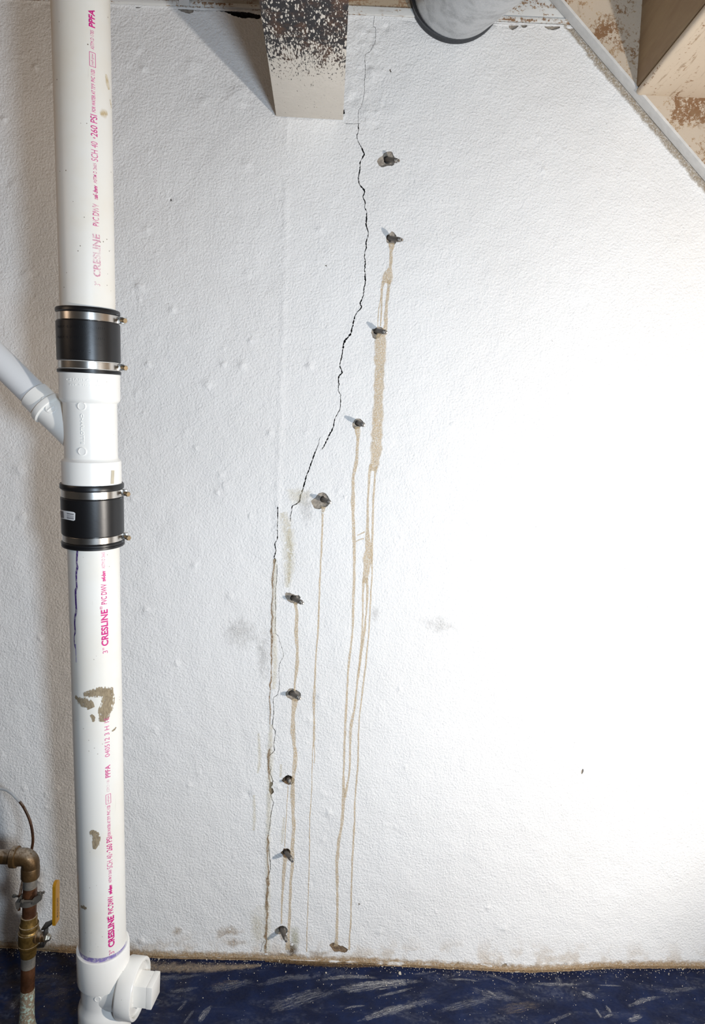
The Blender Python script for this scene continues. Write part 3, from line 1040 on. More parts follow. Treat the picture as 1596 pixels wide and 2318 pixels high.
DRIPS = [
    [(886, 550, 15), (886, 560, 14), (885, 569, 9), (885, 590, 9), (883.5, 604, 9), (882, 612, 16), (880, 619, 27), (877, 632, 25), (874, 641, 20)],
    [(869, 636, 10), (865, 650, 7), (864, 678, 6), (863, 706, 4.5), (862, 738, 3.5)],
    [(863, 672, 2.5), (858, 697, 2.4), (855, 729, 2.4), (855, 742, 2)],
    [(881, 634, 11), (880, 650, 9), (875.5, 684, 8), (873.6, 716, 11), (872.7, 740, 11.5), (869, 757, 16)],
    [(864, 752, 22), (862, 766, 30), (861, 791, 28), (859.5, 829, 28), (857.6, 876, 27), (856, 913, 26), (854, 969, 27), (851, 1026, 29), (848, 1050, 26), (845, 1066, 20)],
    [(840, 1050, 9), (836, 1080, 6), (833, 1135, 6.5), (832, 1190, 9), (832, 1211, 12), (834, 1245, 18), (833, 1266, 26), (829, 1299, 15), (825, 1320, 12)],
    [(851, 1056, 8), (849, 1080, 5.5), (845, 1135, 6), (843, 1211, 5.5), (842, 1250, 6), (842, 1299, 4), (839.5, 1343, 4.5), (835, 1429, 4), (828.5, 1500, 5), (823, 1544, 4.5), (813, 1632, 4), (810, 1730, 4.5), (804, 1807, 4.5), (802, 1873, 5), (798, 1939, 5), (796, 1998, 4.5), (794, 2081, 4), (790, 2151, 5)],
    [(824, 1308, 7), (822, 1343, 5.5), (820, 1429, 4.5), (814, 1500, 6), (811, 1530, 4)],
    [(830, 1308, 7), (832, 1343, 6), (828, 1400, 5.5), (825, 1429, 5.5), (816, 1495, 6), (809, 1544, 5.5), (802, 1610, 6), (795.6, 1636, 8), (793, 1675, 7), (792, 1730, 5.5), (787, 1774, 5.5), (780, 1806, 7)],
    [(826, 1204, 4), (818, 1208, 3), (809, 1212, 3)],
    [(824, 1219, 4), (815, 1221, 3), (806.6, 1226, 3)],
    [(809, 966, 15), (809, 976, 13), (810, 988, 9), (809, 1016, 10), (807, 1048, 9), (800, 1080, 8), (799, 1124, 10), (800, 1179, 9), (802, 1233, 8.5), (802, 1299, 8), (800, 1354, 6.5), (798, 1429, 5.5), (790, 1500, 6), (787, 1544, 5), (783.5, 1610, 6), (780, 1686, 6), (778, 1763, 6), (778, 1807, 9),
     (774, 1860, 8), (767, 1906, 8), (763, 1950, 8.5), (763, 2000, 7), (763.5, 2061, 7), (762, 2122, 8), (761, 2142, 14)],
    [(732, 1147, 13), (731, 1158, 8), (730, 1172, 5.5), (729, 1211, 4.5), (726.5, 1266, 4.5), (724, 1321, 4.5), (722, 1387, 4.5), (720, 1429, 4.5), (714.5, 1500, 4.5), (713, 1544, 5), (711, 1583, 8), (711, 1620, 5), (711, 1671, 6), (709, 1686, 3.5), (707, 1719, 2.4), (705.7, 1785, 2.4), (701, 1862, 2.4), (701, 1917, 2.4), (699, 1993, 2.4), (696, 2081, 2.4), (694, 2155, 3)],
    [(711, 1684, 3), (712, 1700, 2.2), (711.5, 1728, 2)],
    [(669, 1364, 12), (670, 1376, 8.5), (672, 1390, 8), (670.6, 1429, 10), (673, 1470, 9), (672, 1510, 8.5), (668, 1544, 5), (667, 1564, 5)],
    [(668, 1582, 16), (667, 1592, 16), (664, 1614, 12), (663, 1635, 12), (663.5, 1656, 15), (665, 1676, 9), (666, 1688, 7), (668, 1700, 10), (668, 1722, 12), (665, 1752, 9), (663, 1785, 12), (663, 1829, 10), (665, 1873, 9), (662, 1917, 9), (662, 1960, 9.5), (658.5, 1993, 7.5), (656, 2061, 7), (653.5, 2106, 8), (651.5, 2150, 14)],
    [(645, 1940, 10), (644, 1960, 9), (641, 1993, 8.5), (640, 2010, 7), (638, 2060, 5), (637, 2092, 5)],
    [(652, 1778, 2.2), (650, 1818, 2.2), (647.6, 1862, 2.0), (644, 1918, 2.2)],
]
for d in DRIPS:
    d = [(p[0] + random.uniform(-.5, .5), p[1], p[2] * random.uniform(0.8, 1.2)) for p in catmull(d, 12)]
    ribbon('drip_stain', d, M['tan'], WALL, on_wall, 0.0003, 5)
ribbon('rust_line', wobble([(620, 1266, 5), (619, 1288, 6), (617.5, 1310, 7), (617, 1328, 6.5), (616.5, 1360, 5.5), (616, 1387, 6), (615, 1429, 5.5), (614, 1470, 5), (615.5, 1500, 4.5), (613, 1533, 5), (611, 1572, 4), (611, 1640, 3)]), M['rust'], WALL, on_wall, 0.0003, 5)
ribbon('rust_line', wobble([(614, 1690, 5), (607, 1712, 9), (608, 1735, 7), (611, 1770, 5)]), M['rust'], WALL, on_wall, 0.0003, 5)
ribbon('rust_line', wobble([(607, 1890, 4), (606, 1940, 5), (607, 1980, 7), (606, 2000, 8), (604, 2041, 9), (604.5, 2081, 10), (603, 2120, 9), (601, 2158, 9)]), M['rust'], WALL, on_wall, 0.00035, 5)
for pts_ in ([(622, 1265, 12), (622, 1300, 17), (620, 1360, 17), (620, 1430, 18), (623, 1500, 18), (619, 1560, 14)],
             [(614, 1640, 10), (612, 1700, 22), (611, 1760, 20), (609, 1830, 18), (606, 1920, 16), (606, 2000, 18), (605, 2100, 22), (604, 2155, 26)]):
    ribbon('crack_halo', pts_, M['faint'], WALL, on_wall, 0.0002, 6)
ribbon('faint_stain', [(656, 1188, 8), (655, 1215, 16), (656, 1250, 18), (655, 1290, 12), (654, 1320, 6)], M['faint'], WALL, on_wall, 0.0002, 6)
ribbon('faint_stain', [(640, 1160, 30), (650, 1200, 44), (655, 1260, 40), (650, 1330, 20)], M['faint'], WALL, on_wall, 0.0001, 8)
for pts_ in ([(585, 1660, 8), (588, 1720, 12), (583, 1750, 8)], [(575, 1800, 8), (576, 1850, 12), (574, 1880, 8)], [(636, 1730, 8), (635, 1760, 9)], [(643, 1850, 8), (640, 1890, 12), (638, 1910, 6)]):
    ribbon('faint_stain', pts_, M['faint'], WALL, on_wall, 0.0002, 6)
for poly, mk in [
        ([(685, 1105), (705, 1108), (712, 1135), (708, 1180), (690, 1200), (675, 1160), (668, 1120)], 'grey'),
        ([(640, 1105), (690, 1100), (716, 1120), (700, 1150), (655, 1140)], 'faint'),
        ([(500, 1400), (560, 1390), (590, 1430), (560, 1480), (500, 1450)], 'grey'),
        ([(570, 1430), (606, 1420), (612, 1520), (590, 1560)], 'grey'),
        ([(395, 2096), (410, 2098), (415, 2112), (400, 2122), (386, 2116)], 'brown'),
        ([(482, 2105), (512, 2090), (540, 2098), (562, 2108), (545, 2120), (505, 2118), (488, 2128)], 'brown'),
        ([(500, 2128), (540, 2122), (560, 2135), (520, 2150)], 'brown'),
        ([(655, 2090), (678, 2096), (682, 2125), (676, 2150), (658, 2156), (656, 2120)], 'green'),
        ([(640, 2140), (656, 2128), (678, 2146), (672, 2164), (648, 2166)], 'darkb'),
        ([(604, 2150), (640, 2156), (700, 2160), (700, 2172), (604, 2170)], 'brown'),
        ([(560, 2060), (600, 2040), (602, 2140), (570, 2150)], 'faint'),
        ([(690, 2152), (720, 2150), (760, 2160), (700, 2174)], 'brown'),
        ([(930, 1400), (1000, 1390), (1060, 1430), (990, 1440)], 'grey'),
        ([(843, 1370), (860, 1372), (862, 1395), (845, 1412), (840, 1390)], 'grey'),
        ([(0, 2120), (60, 2110), (140, 2130), (150, 2150), (0, 2142)], 'brown'),
]:
    blob('wall_stain', poly, M[mk], WALL, on_wall, 0.00015)
# unpainted margin along the stair board and the grimy foot of the wall
mg = []
for v_ in range(36, 480, 30):
    ul = 1240 + (v_ + 2) * 356 / 416
    mg.append((ul - 5, v_ + 3, 16 + 10 * min(1, v_ / 140) + random.uniform(-4, 4)))
ribbon('unpainted_margin', mg, M['edge'], WALL, on_wall, 0.0003, 5)
foot = [(u, v - 6, 24) for u, v in FLINE if -300 < u < 1700]
ribbon('foot_dirt', foot, M['base'], WALL, on_wall, 0.0006, 6)
ribbon('foot_dirt', [(u, v - 2, 8) for u, v in FLINE if -300 < u < 1700], M['base'], WALL, on_wall, 0.0009, 6)
ribbon('foot_dirt', [(u, v - 0.5, 4) for u, v in FLINE if -300 < u < 1700], M['darkb'], WALL, on_wall, 0.0011, 6)

# ------------------------------------------------------------------ floor, ceiling
def build_floor():
    xs = list(np.arange(-2.6, -0.95, 0.15)) + list(np.arange(-0.95, 0.95, 0.02)) + list(np.arange(0.95, 2.95, 0.15))
    ys = [0.03, 0.0] + list(-np.arange(0.02, 0.5, 0.02)) + list(-np.arange(0.5, 4.4, 0.3))
    V = [(x, y, fz(x, min(y, 0))) for y in ys for x in xs]
    n = len(xs)
    Fc = [(j * n + i, (j + 1) * n + i, (j + 1) * n + i + 1, j * n + i + 1) for j in range(len(ys) - 1) for i in range(n - 1)]
    f = mesh_obj('floor', V, Fc, M['floor'])
    if f.data.polygons[0].normal.z < 0:
        f.data.flip_normals()
    return tag(f, 'navy blue painted concrete floor scuffed with white dust', None, None, 'structure')


FLOOR = build_floor()
SC = [(358, 2211, 411, 2205, 8, 'scuff2'), (464, 2241, 578, 2217, 26, 'scuff2'), (470, 2232, 560, 2222, 16, 'scuffb'), (578, 2233, 716, 2212, 20, 'scuff2'), (716, 2220, 859, 2215, 13, 'scuff'), (755, 2243, 945, 2222, 30, 'scuff'),
      (780, 2232, 960, 2222, 16, 'scuff'), (851, 2257, 940, 2235, 9, 'scuff'), (805, 2316, 955, 2272, 20, 'scuff'), (448, 2319, 480, 2276, 18, 'scuff'), (778, 2284, 830, 2276, 6, 'scuff'), (600, 2290, 760, 2240, 40, 'scuff2'), (640, 2268, 664, 2258, 14, 'scuff2'),
      (1011, 2217, 1093, 2223, 7, 'scuff'), (1093, 2204, 1179, 2234, 10, 'scuff2'), (1194, 2227, 1321, 2228, 10, 'scuff'), (1258, 2206, 1276, 2236, 18, 'scuff2'), (1310, 2243, 1350, 2260, 16, 'scuff'), (1351, 2230, 1411, 2232, 5, 'scuff'), (1420, 2279, 1495, 2257, 15, 'scuff'),
      (1347, 2281, 1364, 2306, 8, 'scuff'), (1368, 2274, 1384, 2296, 10, 'scuff'), (1420, 2311, 1456, 2298, 20, 'scuff'), (1366, 2304, 1390, 2296, 9, 'scuff'), (1123, 2294, 1226, 2276, 34, 'scuffb'), (1060, 2235, 1180, 2262, 24, 'scuff2'), (990, 2290, 1120, 2262, 26, 'scuff2'),
      (380, 2245, 450, 2236, 14, 'scuff2'), (400, 2290, 425, 2262, 10, 'scuff2'), (415, 2318, 440, 2285, 9, 'scuff2'), (860, 2300, 1000, 2262, 26, 'scuff2'), (340, 2216, 470, 2204, 12, 'scuff2'), (1230, 2318, 1300, 2290, 12, 'scuff2'), (1480, 2240, 1590, 2232, 14, 'scuff2'),
      (20, 2226, 160, 2212, 14, 'scuffb'), (90, 2260, 180, 2235, 22, 'scuffb'), (350, 2188, 560, 2186, 14, 'scuffb'), (20, 2290, 60, 2240, 20, 'scuff2'), (930, 2206, 990, 2200, 8, 'scuff2'), (1100, 2240, 1130, 2256, 8, 'scuff')]
for a, b, c, d, w, mk in SC:
    k = random.uniform(-0.06, 0.06)
    mx, my = (a + c) / 2 - (d - b) * k, (b + d) / 2 + (c - a) * k
    ribbon('scuff_mark', [(a, b, w * 0.5), (mx, my, w), (c, d, w * 0.4)], M[mk], FLOOR, on_floor, 0.0004, 5)
ribbon('floor_dirt', [(u, v + 1, 6) for u, v in FLINE if -300 < u < 1700], M['base'], FLOOR, on_floor, 0.0012, 6)
ribbon('damp_patch', [(600, 2176, 4), (640, 2177, 10), (720, 2183, 14), (800, 2186, 12), (860, 2187, 5)], M['darkb'], FLOOR, on_floor, 0.0020, 6)
ribbon('brown_film', [(300, 2185, 26), (400, 2190, 30), (500, 2190, 24), (590, 2186, 10)], M['brown'], FLOOR, on_floor, 0.0008, 6)

# loose grit along the foot of the wall: far too small to count
GV, GF = [], []
ico = [(0, 0, 1), (.894, 0, .447), (.276, .851, .447), (-.724, .526, .447), (-.724, -.526, .447), (.276, -.851, .447), (.724, .526, -.447), (-.276, .851, -.447), (-.894, 0, -.447), (-.276, -.851, -.447), (.724, -.526, -.447), (0, 0, -1)]
icf = [(0, 1, 2), (0, 2, 3), (0, 3, 4), (0, 4, 5), (0, 5, 1), (1, 6, 2), (2, 7, 3), (3, 8, 4), (4, 9, 5), (5, 10, 1), (6, 7, 2), (7, 8, 3), (8, 9, 4), (9, 10, 5), (10, 6, 1), (11, 7, 6), (11, 8, 7), (11, 9, 8), (11, 10, 9), (11, 6, 10)]


def stone(c, r, V, Fc):
    n0 = len(V)
    s = [r * random.uniform(.6, 1.1) for _ in range(3)]
    for p in ico:
        k = random.uniform(.75, 1.15)
        V.append((c[0] + p[0] * s[0] * k, c[1] + p[1] * s[1] * k, c[2] + max(p[2], -0.6) * s[2] * k))
    Fc += [tuple(n0 + i for i in f) for f in icf]


for _ in range(900):
    u = random.uniform(-20, 1620)
    dv = abs(random.gauss(0, 1)) * (9 if random.random() < .75 else 45)
    base_v = float(np.interp(u, [p[0] for p in FLINE], [p[1] for p in FLINE])) + 1 + dv
    if base_v > 2330:
        continue
    p = on_floor(u, base_v)
    r = random.uniform(0.0005, 0.0014) * (1.6 if dv < 5 and random.random() < .25 else 1)
    stone((p.x, p.y, p.z + r * .5), r, GV, GF)
tag(mesh_obj('floor_grit', GV, GF, M['grit'], None, smooth=False), 'loose pale plaster grit scattered along the foot of the wall', 'grit', None, 'stuff')
for (u, v, r, lab) in [(905, 2206, 0.0062, 'cream pebble lying alone on the blue floor below the longest drips'),
                       (738, 2203, 0.0024, 'tiny pale crumb on the blue floor near the damp stain, right one of two'),
                       (647, 2201, 0.0022, 'tiny tan crumb on the blue floor below the lowest packer, left one of two')]:
    V_, F_ = [], []
    p = on_floor(u, v)
    stone((p.x, p.y, p.z + r * 0.55), r, V_, F_)
    tag(mesh_obj('pebble', V_, F_, M['grit'], None, smooth=False), lab, 'pebble', 'crumbs on the floor')

ZC = ZTOP + 0.34
ceil = mesh_obj('ceiling', [(-2.6, 0.3, ZC), (2.9, 0.3, ZC), (2.9, -4.4, ZC), (-2.6, -4.4, ZC)], [(0, 1, 2, 3)], M['ceil'])
tag(ceil, 'dark wooden subfloor above the beam', None, None, 'structure')

# ------------------------------------------------------------------ timber on top of the wall
def plank(name, x0, x1, z0, z1, y0, y1, mat, label, parent=None, bev=0.0012):
    ob = MB().box(((x0 + x1) / 2, (y0 + y1) / 2, (z0 + z1) / 2), ((x1 - x0) / 2, 0, 0), (0, (y1 - y0) / 2, 0), (0, 0, (z1 - z0) / 2), bev).build(name, mat, parent)
    if label:
        tag(ob, label, 'board', 'boards resting on top of the wall')
    return ob


XB0, XB1 = P(612, 20).x, P(785, 20).x
plank('sill_plate', -2.6, XB0, ZTOP + 0.0025, ZTOP + 0.0105, -0.007, 0.14, M['sill'], 'thin white painted sill strip left of the steel beam')
plank('rim_board', -2.6, XB0, ZTOP + 0.0110, ZC, -0.003, 0.035, M['rimgrey'], 'shaded grey board along the wall top left of the steel beam')
plank('hanger_strap', P(407, 5).x, P(431, 5).x, ZTOP + 0.0006, ZTOP + 0.16, -0.0095, -0.0075, M['strip'], 'short white painted strap nailed over the sill strip')
plank('sill_plate', XB1, P(1050, 30).x, ZTOP + 0.003, ZTOP + 0.0185, -0.005, 0.14, M['sill'], 'peeling white sill strip between the steel beam and the round duct')
plank('rim_board', XB1, P(1050, 30).x, ZTOP + 0.0190, ZC, -0.001, 0.035, M['rim'], 'tan brown board above the sill between the beam and the duct')
plank('sill_plate', P(1054, 30).x, P(1640, 30).x, ZTOP + 0.004, ZTOP + 0.0115, -0.006, 0.14, M['sill'], 'narrow white ledge between the duct and the stairs')
plank('sill_plate', P(1054, 30).x, P(1640, 30).x, ZTOP + 0.0118, ZTOP + 0.052, -0.002, 0.14, M['sill'], 'wide white painted board above the ledge beside the duct')
plank('rim_board', P(1054, 30).x, P(1640, 30).x, ZTOP + 0.0525, ZC, 0.006, 0.045, M['rim'], 'brown board at the very top between the duct and the stairs')

# ------------------------------------------------------------------ steel beam
bl, br = P(625.5, 266), P(776.5, 272)
zb = (bl.z + br.z) / 2
bcx, bhw = (bl.x + br.x) / 2, (br.x - bl.x) / 2
beam = empty('steel_beam', (bcx, -0.002, zb), 'dark steel beam with white paint spatter running out from the wall', 'beam')
bd = Vector((0.024, -1, 0)).normalized()
bs = Vector((-bd.y, bd.x, 0))
BL = 2.4
o_ = Vector((bcx, -0.0015, 0)) + bd * (BL / 2)
MB().box(o_ + Vector((0, 0, zb + 0.0065)), bs * bhw, bd * BL / 2, (0, 0, 0.0065), 0.002).build('bottom_flange', M['beam'], beam)
MB().box(o_ + Vector((0, 0, zb + 0.142)), bs * 0.0045, bd * BL / 2, (0, 0, 0.129)).build('web', M['beam'], beam)
MB().box(o_ + Vector((0, 0, zb + 0.2775)), bs * bhw, bd * BL / 2, (0, 0, 0.0065), 0.002).build('top_flange', M['beam'], beam)

# ------------------------------------------------------------------ round duct
dc = P(1033, -14, -0.004)
dr = 106 * mpp(dc)
duct = empty('round_duct', dc, 'large round galvanised duct leaving the wall top beside the stairs', 'duct')
mb = MB()
seg = 72
dirn = Vector((0.20, -1, -0.30))
prof = [(0.0, 1.0), (0.9, 1.0)]
rings = [(0.012, 0.955), (0.03, 0.955), (0.30, 0.955), (0.85, 0.955)]
for s, k in rings:
    for i in range(seg):
        t = 2 * math.pi * i / seg
        mb.v.append(dc + dirn * s + Vector((math.cos(t) * dr * k, 0, math.sin(t) * dr * k)))
for j in range(len(rings) - 1):
    for i in range(seg):
        i2 = (i + 1) % seg
        mb.f.append((j * seg + i, j * seg + i2, (j + 1) * seg + i2, (j + 1) * seg + i))
mb.build('duct_body', M['galv'], duct, angle=50)
MB().lathe(dc + Vector((0, 0.003, 0)), (0, -1, 0), [(0.0, dr * 0.97), (0.0, dr), (0.006, dr * 1.0), (0.009, dr * 0.985), (0.012, dr * 0.985), (0.014, dr), (0.019, dr), (0.021, dr * 0.95)], 72, False).build('end_collar', M['darkrim'], duct)
MB().lathe(dc + dirn * 0.055 - Vector((0, 0.0, 0)), (0, -1, 0), [(0.0, dr * 0.953), (0.002, dr * 0.962), (0.005, dr * 0.962), (0.007, dr * 0.953)], 72, False).build('swaged_bead', M['galv'], duct)

# ------------------------------------------------------------------ stairs seen from below
ST = 0.026
s0, s1 = P(1240, -2), P(1596, 414)
sdir = (s1 - s0)
sdir.y = 0
sdir.normalize()                      # running down to the right
snorm = Vector((-sdir.z, 0, sdir.x))  # up and to the right of the board
if snorm.x < 0:
    snorm = -snorm
yS = -0.0035
stair = empty('staircase', (s0.x + 2.1, -0.45, 0), 'tan wooden staircase seen from underneath at the upper right', 'stairs')
A = Vector((s0.x, yS, s0.z)) - sdir * 0.45
tfloor = (0.02 - A.z) / sdir.z
B = A + sdir * tfloor
MB().prism([A, B, B + snorm * 0.27, A + snorm * 0.27], (0, -ST, 0)).build('stringer', M['stringer'], stair, smooth=False)
MB().prism([A - snorm * 0.0012 + Vector((0, -0.001, 0)), B - snorm * 0.0012 + Vector((0, -0.001, 0)), B + snorm * 0.004 + Vector((0, -0.001, 0)), A + snorm * 0.004 + Vector((0, -0.001, 0))], (0, -ST - 0.0005, 0)).build('painted_edge', M['strip'], stair, smooth=False)
MB().prism([A + Vector((0, -0.93, 0)), B + Vector((0, -0.93, 0)), B + snorm * 0.27 + Vector((0, -0.93, 0)), A + snorm * 0.27 + Vector((0, -0.93, 0))], (0, -ST, 0)).build('stringer', M['stringer'], stair, smooth=False)
RUN = 0.205
RISE = RUN * abs(sdir.z / sdir.x)
ys0, ys1 = yS - ST, yS - 0.93
rx0 = P(1437, 203, ys0)
tz0 = P(1462, 216, ys0).z           # underside of the tread in view
TT = rx0.z - tz0 + 0.006
for k in range(-1, 10):
    x = rx0.x + k * RUN
    zu = tz0 - k * RISE
    if zu < 0.05:
        break
    ztop = zu + TT
    # tread with a rounded back edge
    pr = []
    xb, xf = x + 0.004, x + RUN + 0.03
    r = TT / 2
    for j in range(9):
        t = math.pi / 2 + math.pi * j / 8
        pr.append(Vector((xb + r + math.cos(t) * r, ys0, zu + r + math.sin(t) * r)))
    pr += [Vector((xf, ys0, zu)), Vector((xf, ys0, ztop))]
    MB().prism(pr, (0, ys1 - ys0, 0)).build('tread', M['tread'], stair, angle=40)
    zr = min(ztop + RISE - TT, ZC - 0.01)
    if zr > ztop + 0.02:
        MB().box((x + 0.011, (ys0 + ys1) / 2, (ztop + zr) / 2), (0.008, 0, 0), (0, (ys0 - ys1) / 2, 0), (0, 0, (zr - ztop) / 2)).build('riser', M['riser'], stair, smooth=False)

# ------------------------------------------------------------------ PVC drain stack
RP = 0.04445


def half_width(y, u, v, R):
    p = P(u, v, y)
    d = (p - CAM)
    side = d.cross(Vector((0, 0, 1))).normalized()
    dist = math.sqrt(d.x * d.x + d.y * d.y)
    k = R / math.sqrt(max(1e-6, 1 - (R / dist) ** 2))
    a, b = pix(p + side * k), pix(p - side * k)
    return math.hypot(a[0] - b[0], 0)


def solve_y(u, v, wpx, R):
    lo, hi = -1.2, -0.02
    for _ in range(50):
        m = (lo + hi) / 2
        if half_width(m, u, v, R) > wpx:
            lo = m
        else:
            hi = m
    return (lo + hi) / 2


yT, yB = solve_y(182.5, 0, 137, RP), solve_y(232.5, 2100, 107, RP)
PT, PBt = P(182.5, 0, yT), P(232.5, 2100, yB)
ad = (PBt - PT).normalized()        # pointing down the pipe


def sv(v):
    """distance down the axis at image row v"""
    lo, hi = -1.0, 3.5
    for _ in range(50):
        m = (lo + hi) / 2
        if pix(PT + ad * m)[1] < v:
            lo = m
        else:
            hi = m
    return (lo + hi) / 2


mid = PT + ad * 1.0
en = (CAM - mid)
en = (en - ad * en.dot(ad)).normalized()
er = en.cross(ad).normalized()
if er.dot(rt) < 0:
    er = -er
s_floor = (0.004 - PT.z) / ad.z
foot_pt = PT + ad * s_floor


def on_cyl(R):
    def f(um, vm, off=0.0):
        ph = um / 1000 / R
        return PT + ad * (vm / 1000) + (en * math.cos(ph) + er * math.sin(ph)) * (R + off)
    return f


def sv_at(v, ph, R):
    """distance down the axis where the surface at angle ph shows on image row v"""
    lo, hi = -1.0, 3.0
    rr = (en * math.cos(ph) + er * math.sin(ph)) * R
    for _ in range(45):
        m = (lo + hi) / 2
        if pix(PT + ad * m + rr)[1] < v:
            lo = m
        else:
            hi = m
    return (lo + hi) / 2


def pp(u, v, w=0, R=RP):
    """photo position on the stack -> (arc mm, axial mm, width mm)"""
    ph = 0.0
    for _ in range(3):
        s = sv_at(v, ph, R)
        c = PT + ad * s
        uc = pix(c)[0]
        hw = half_width(c.y, *pix(c), R) / 2
        ph = math.asin(max(-0.98, min(0.98, (u - uc) / hw)))
    s = sv_at(v, ph, R)
    return (ph * R * 1000, s * 1000, w * mpp(c) * 1000)


stack = empty('drain_stack', foot_pt, 'tall white plastic drain pipe with two black rubber couplings in front of the wall', 'drain pipe')


def down(prof, name, mat, parent, seg=64, cap=True, angle=35):
    return MB().lathe(PT, ad, prof, seg, cap).build(name, mat, parent, angle=angle)


S = sv
upper = down([(-0.25, RP), (S(712), RP)], 'upper_pipe', M['pvcold'], stack)
lower = down([(S(1200), RP), (S(2190), RP)], 'lower_pipe', M['pvc'], stack)
RH, RB = 0.0502, 0.0446
wye = down([(S(800), RH - .004), (S(801), RH), (S(902), RH), (S(906), RH - 0.0008), (S(912), RB + .0004), (S(916), RB), (S(1034), RB), (S(1037), RB + .0006), (S(1042), RH - .0006), (S(1046), RH), (S(1140), RH), (S(1141), RH - .005)],
           'wye_fitting', M['pvc2'], stack)


def coupling(vs, Rf, Rs, Rb, name='rubber_coupling'):
    f0, f1, b0, s_0, s_1, b1, g0, g1 = [S(v) for v in vs]
    e = 0.0012
    prof = [(f0, RP + 0.001), (f0 - 0.0006, Rf - e), (f0 + e, Rf), (f1 - e, Rf), (f1, Rf - e), (f1 + 0.0005, Rb - 0.0006), (s_0 - 0.0005, Rb - 0.0006), (s_0, Rs - e), (s_0 + e, Rs),
            (s_1 - e, Rs), (s_1, Rs - e), (s_1 + 0.0005, Rb - 0.0006), (g0 - 0.0005, Rb - 0.0006), (g0, Rf - e), (g0 + e, Rf), (g0 + (g1 - g0) * 0.45, Rf), (g0 + (g1 - g0) * 0.5, Rf - 0.0008), (g0 + (g1 - g0) * 0.56, Rf), (g1 - e, Rf), (g1, Rf - e), (g1 + 0.0006, RP + 0.001)]
    c = down(prof, name, M['rubber'], stack, 80)
    for a, b in ((f1 + 0.0009, s_0 - 0.0009), (s_1 + 0.0009, g0 - 0.0009)):
        down([(a, Rb - 0.0012), (a, Rb), (a + 0.0004, Rb + 0.0003), (b - 0.0004, Rb + 0.0003), (b, Rb), (b, Rb - 0.0012)], 'clamp_band', M['steel'], c, 80, False)
        # worm screw on the right-hand side
        ph = math.radians(82)
        rad = en * math.cos(ph) + er * math.sin(ph)
        tan = (er * math.cos(ph) - en * math.sin(ph))
        cpt = PT + ad * ((a + b) / 2) + rad * (Rb + 0.004)
        MB().box(cpt, tan * 0.007, rad * 0.004, ad * 0.0055, 0.001).build('screw_housing', M['steel'], c)
        sc0 = cpt - tan * 0.010 + rad * 0.0015
        tl = (-tan * 0.75 + rad * 0.6 + ad * 0.12).normalized()
        MB().lathe(sc0 - tl * 0.003, tl, [(0, 0.0026), (0.008, 0.0026), (0.0082, 0.0046), (0.0125, 0.0046), (0.0130, 0.0040)], 6).build('clamp_screw', M['screw'], c)
    return c


c1 = coupling((702, 711.5, 712, 731, 819, 837, 837.5, 846), 0.0522, 0.0519, 0.0503)
c2 = coupling((1093, 1104.5, 1105, 1123, 1205, 1220.5, 1221, 1233), 0.0538, 0.0531, 0.0515)

# ---- branch entering from the upper left
bj = PT + ad * S(1021)
yb_ = bj.y
bdir = (P(76, 892, yb_ + 0.004) - bj)
bdir.normalize()
mp = mpp(bj)
k = 1.0 / mp


def bs_(u):          # distance from the junction for a point whose image column is u on the branch axis
    lo, hi = 0.0, 1.5
    for _ in range(40):
        m = (lo + hi) / 2
        if pix(bj + bdir * m)[0] > u:
            lo = m
        else:
            hi = m
    return (lo + hi) / 2


e_in, e_rim, e_end = 0.028, bs_(103), bs_(77)
MB().lathe(bj, bdir, [(0.0, 0.0275), (e_rim - 0.012, 0.0275), (e_rim - 0.010, 0.0310), (e_rim - 0.002, 0.0312), (e_rim, 0.0305), (e_rim + 0.0012, 0.0272), (e_end - 0.001, 0.0268), (e_end, 0.0258), (e_end, 0.022)], 48).build('branch_socket', M['pvc2'], wye)
MB().lathe(bj, bdir, [(e_end - 0.01, 0.02415), (0.95, 0.02415)], 48).build('branch_pipe', M['pvcgrey'], stack)


def boss(c, nrm, r, h, parent, mat, slot=False):
    MB().lathe(Vector(c) - nrm * 0.003, nrm, [(0, r), (h + 0.003 - 0.0004, r), (h + 0.003, r - 0.0005), (h + 0.003, r * 0.78), (h + 0.0026, r * 0.74)], 28).build('moulded_boss', mat, parent)
    if slot:
        _, q1, q2 = frame(nrm)
        MB().box(Vector(c) + nrm * (h + 0.0002), bdir.cross(nrm).normalized() * r * 0.8, nrm * 0.0006, bdir * 0.0007).build('moulded_rib', mat, parent)


for (u, v) in ((185.5, 919.5), (187, 1022)):
    a_, s_, _ = pp(u, v)
    ph = a_ / 1000 / RP
    nr = en * math.cos(ph) + er * math.sin(ph)
    boss(PT + ad * (s_ / 1000) + nr * RB, nr, 0.0072, 0.0012, wye, M['pvc2'])
bn = (CAM - bj)
bn = (bn - bdir * bn.dot(bdir)).normalized()
bsd = bdir.cross(bn)
if bsd.dot(up) < 0:
    bsd = -bsd
for (u, off, r, sl) in ((104, 0.006, 0.0052, False), (121, 0.003, 0.0088, True)):
    nr = (bn * math.cos(off / 0.0275) + bsd * math.sin(off / 0.0275))
    cpos = bj + bdir * bs_(u) + nr * 0.0275
    boss(cpos, nr, r, 0.001, wye, M['pvc2'], sl)

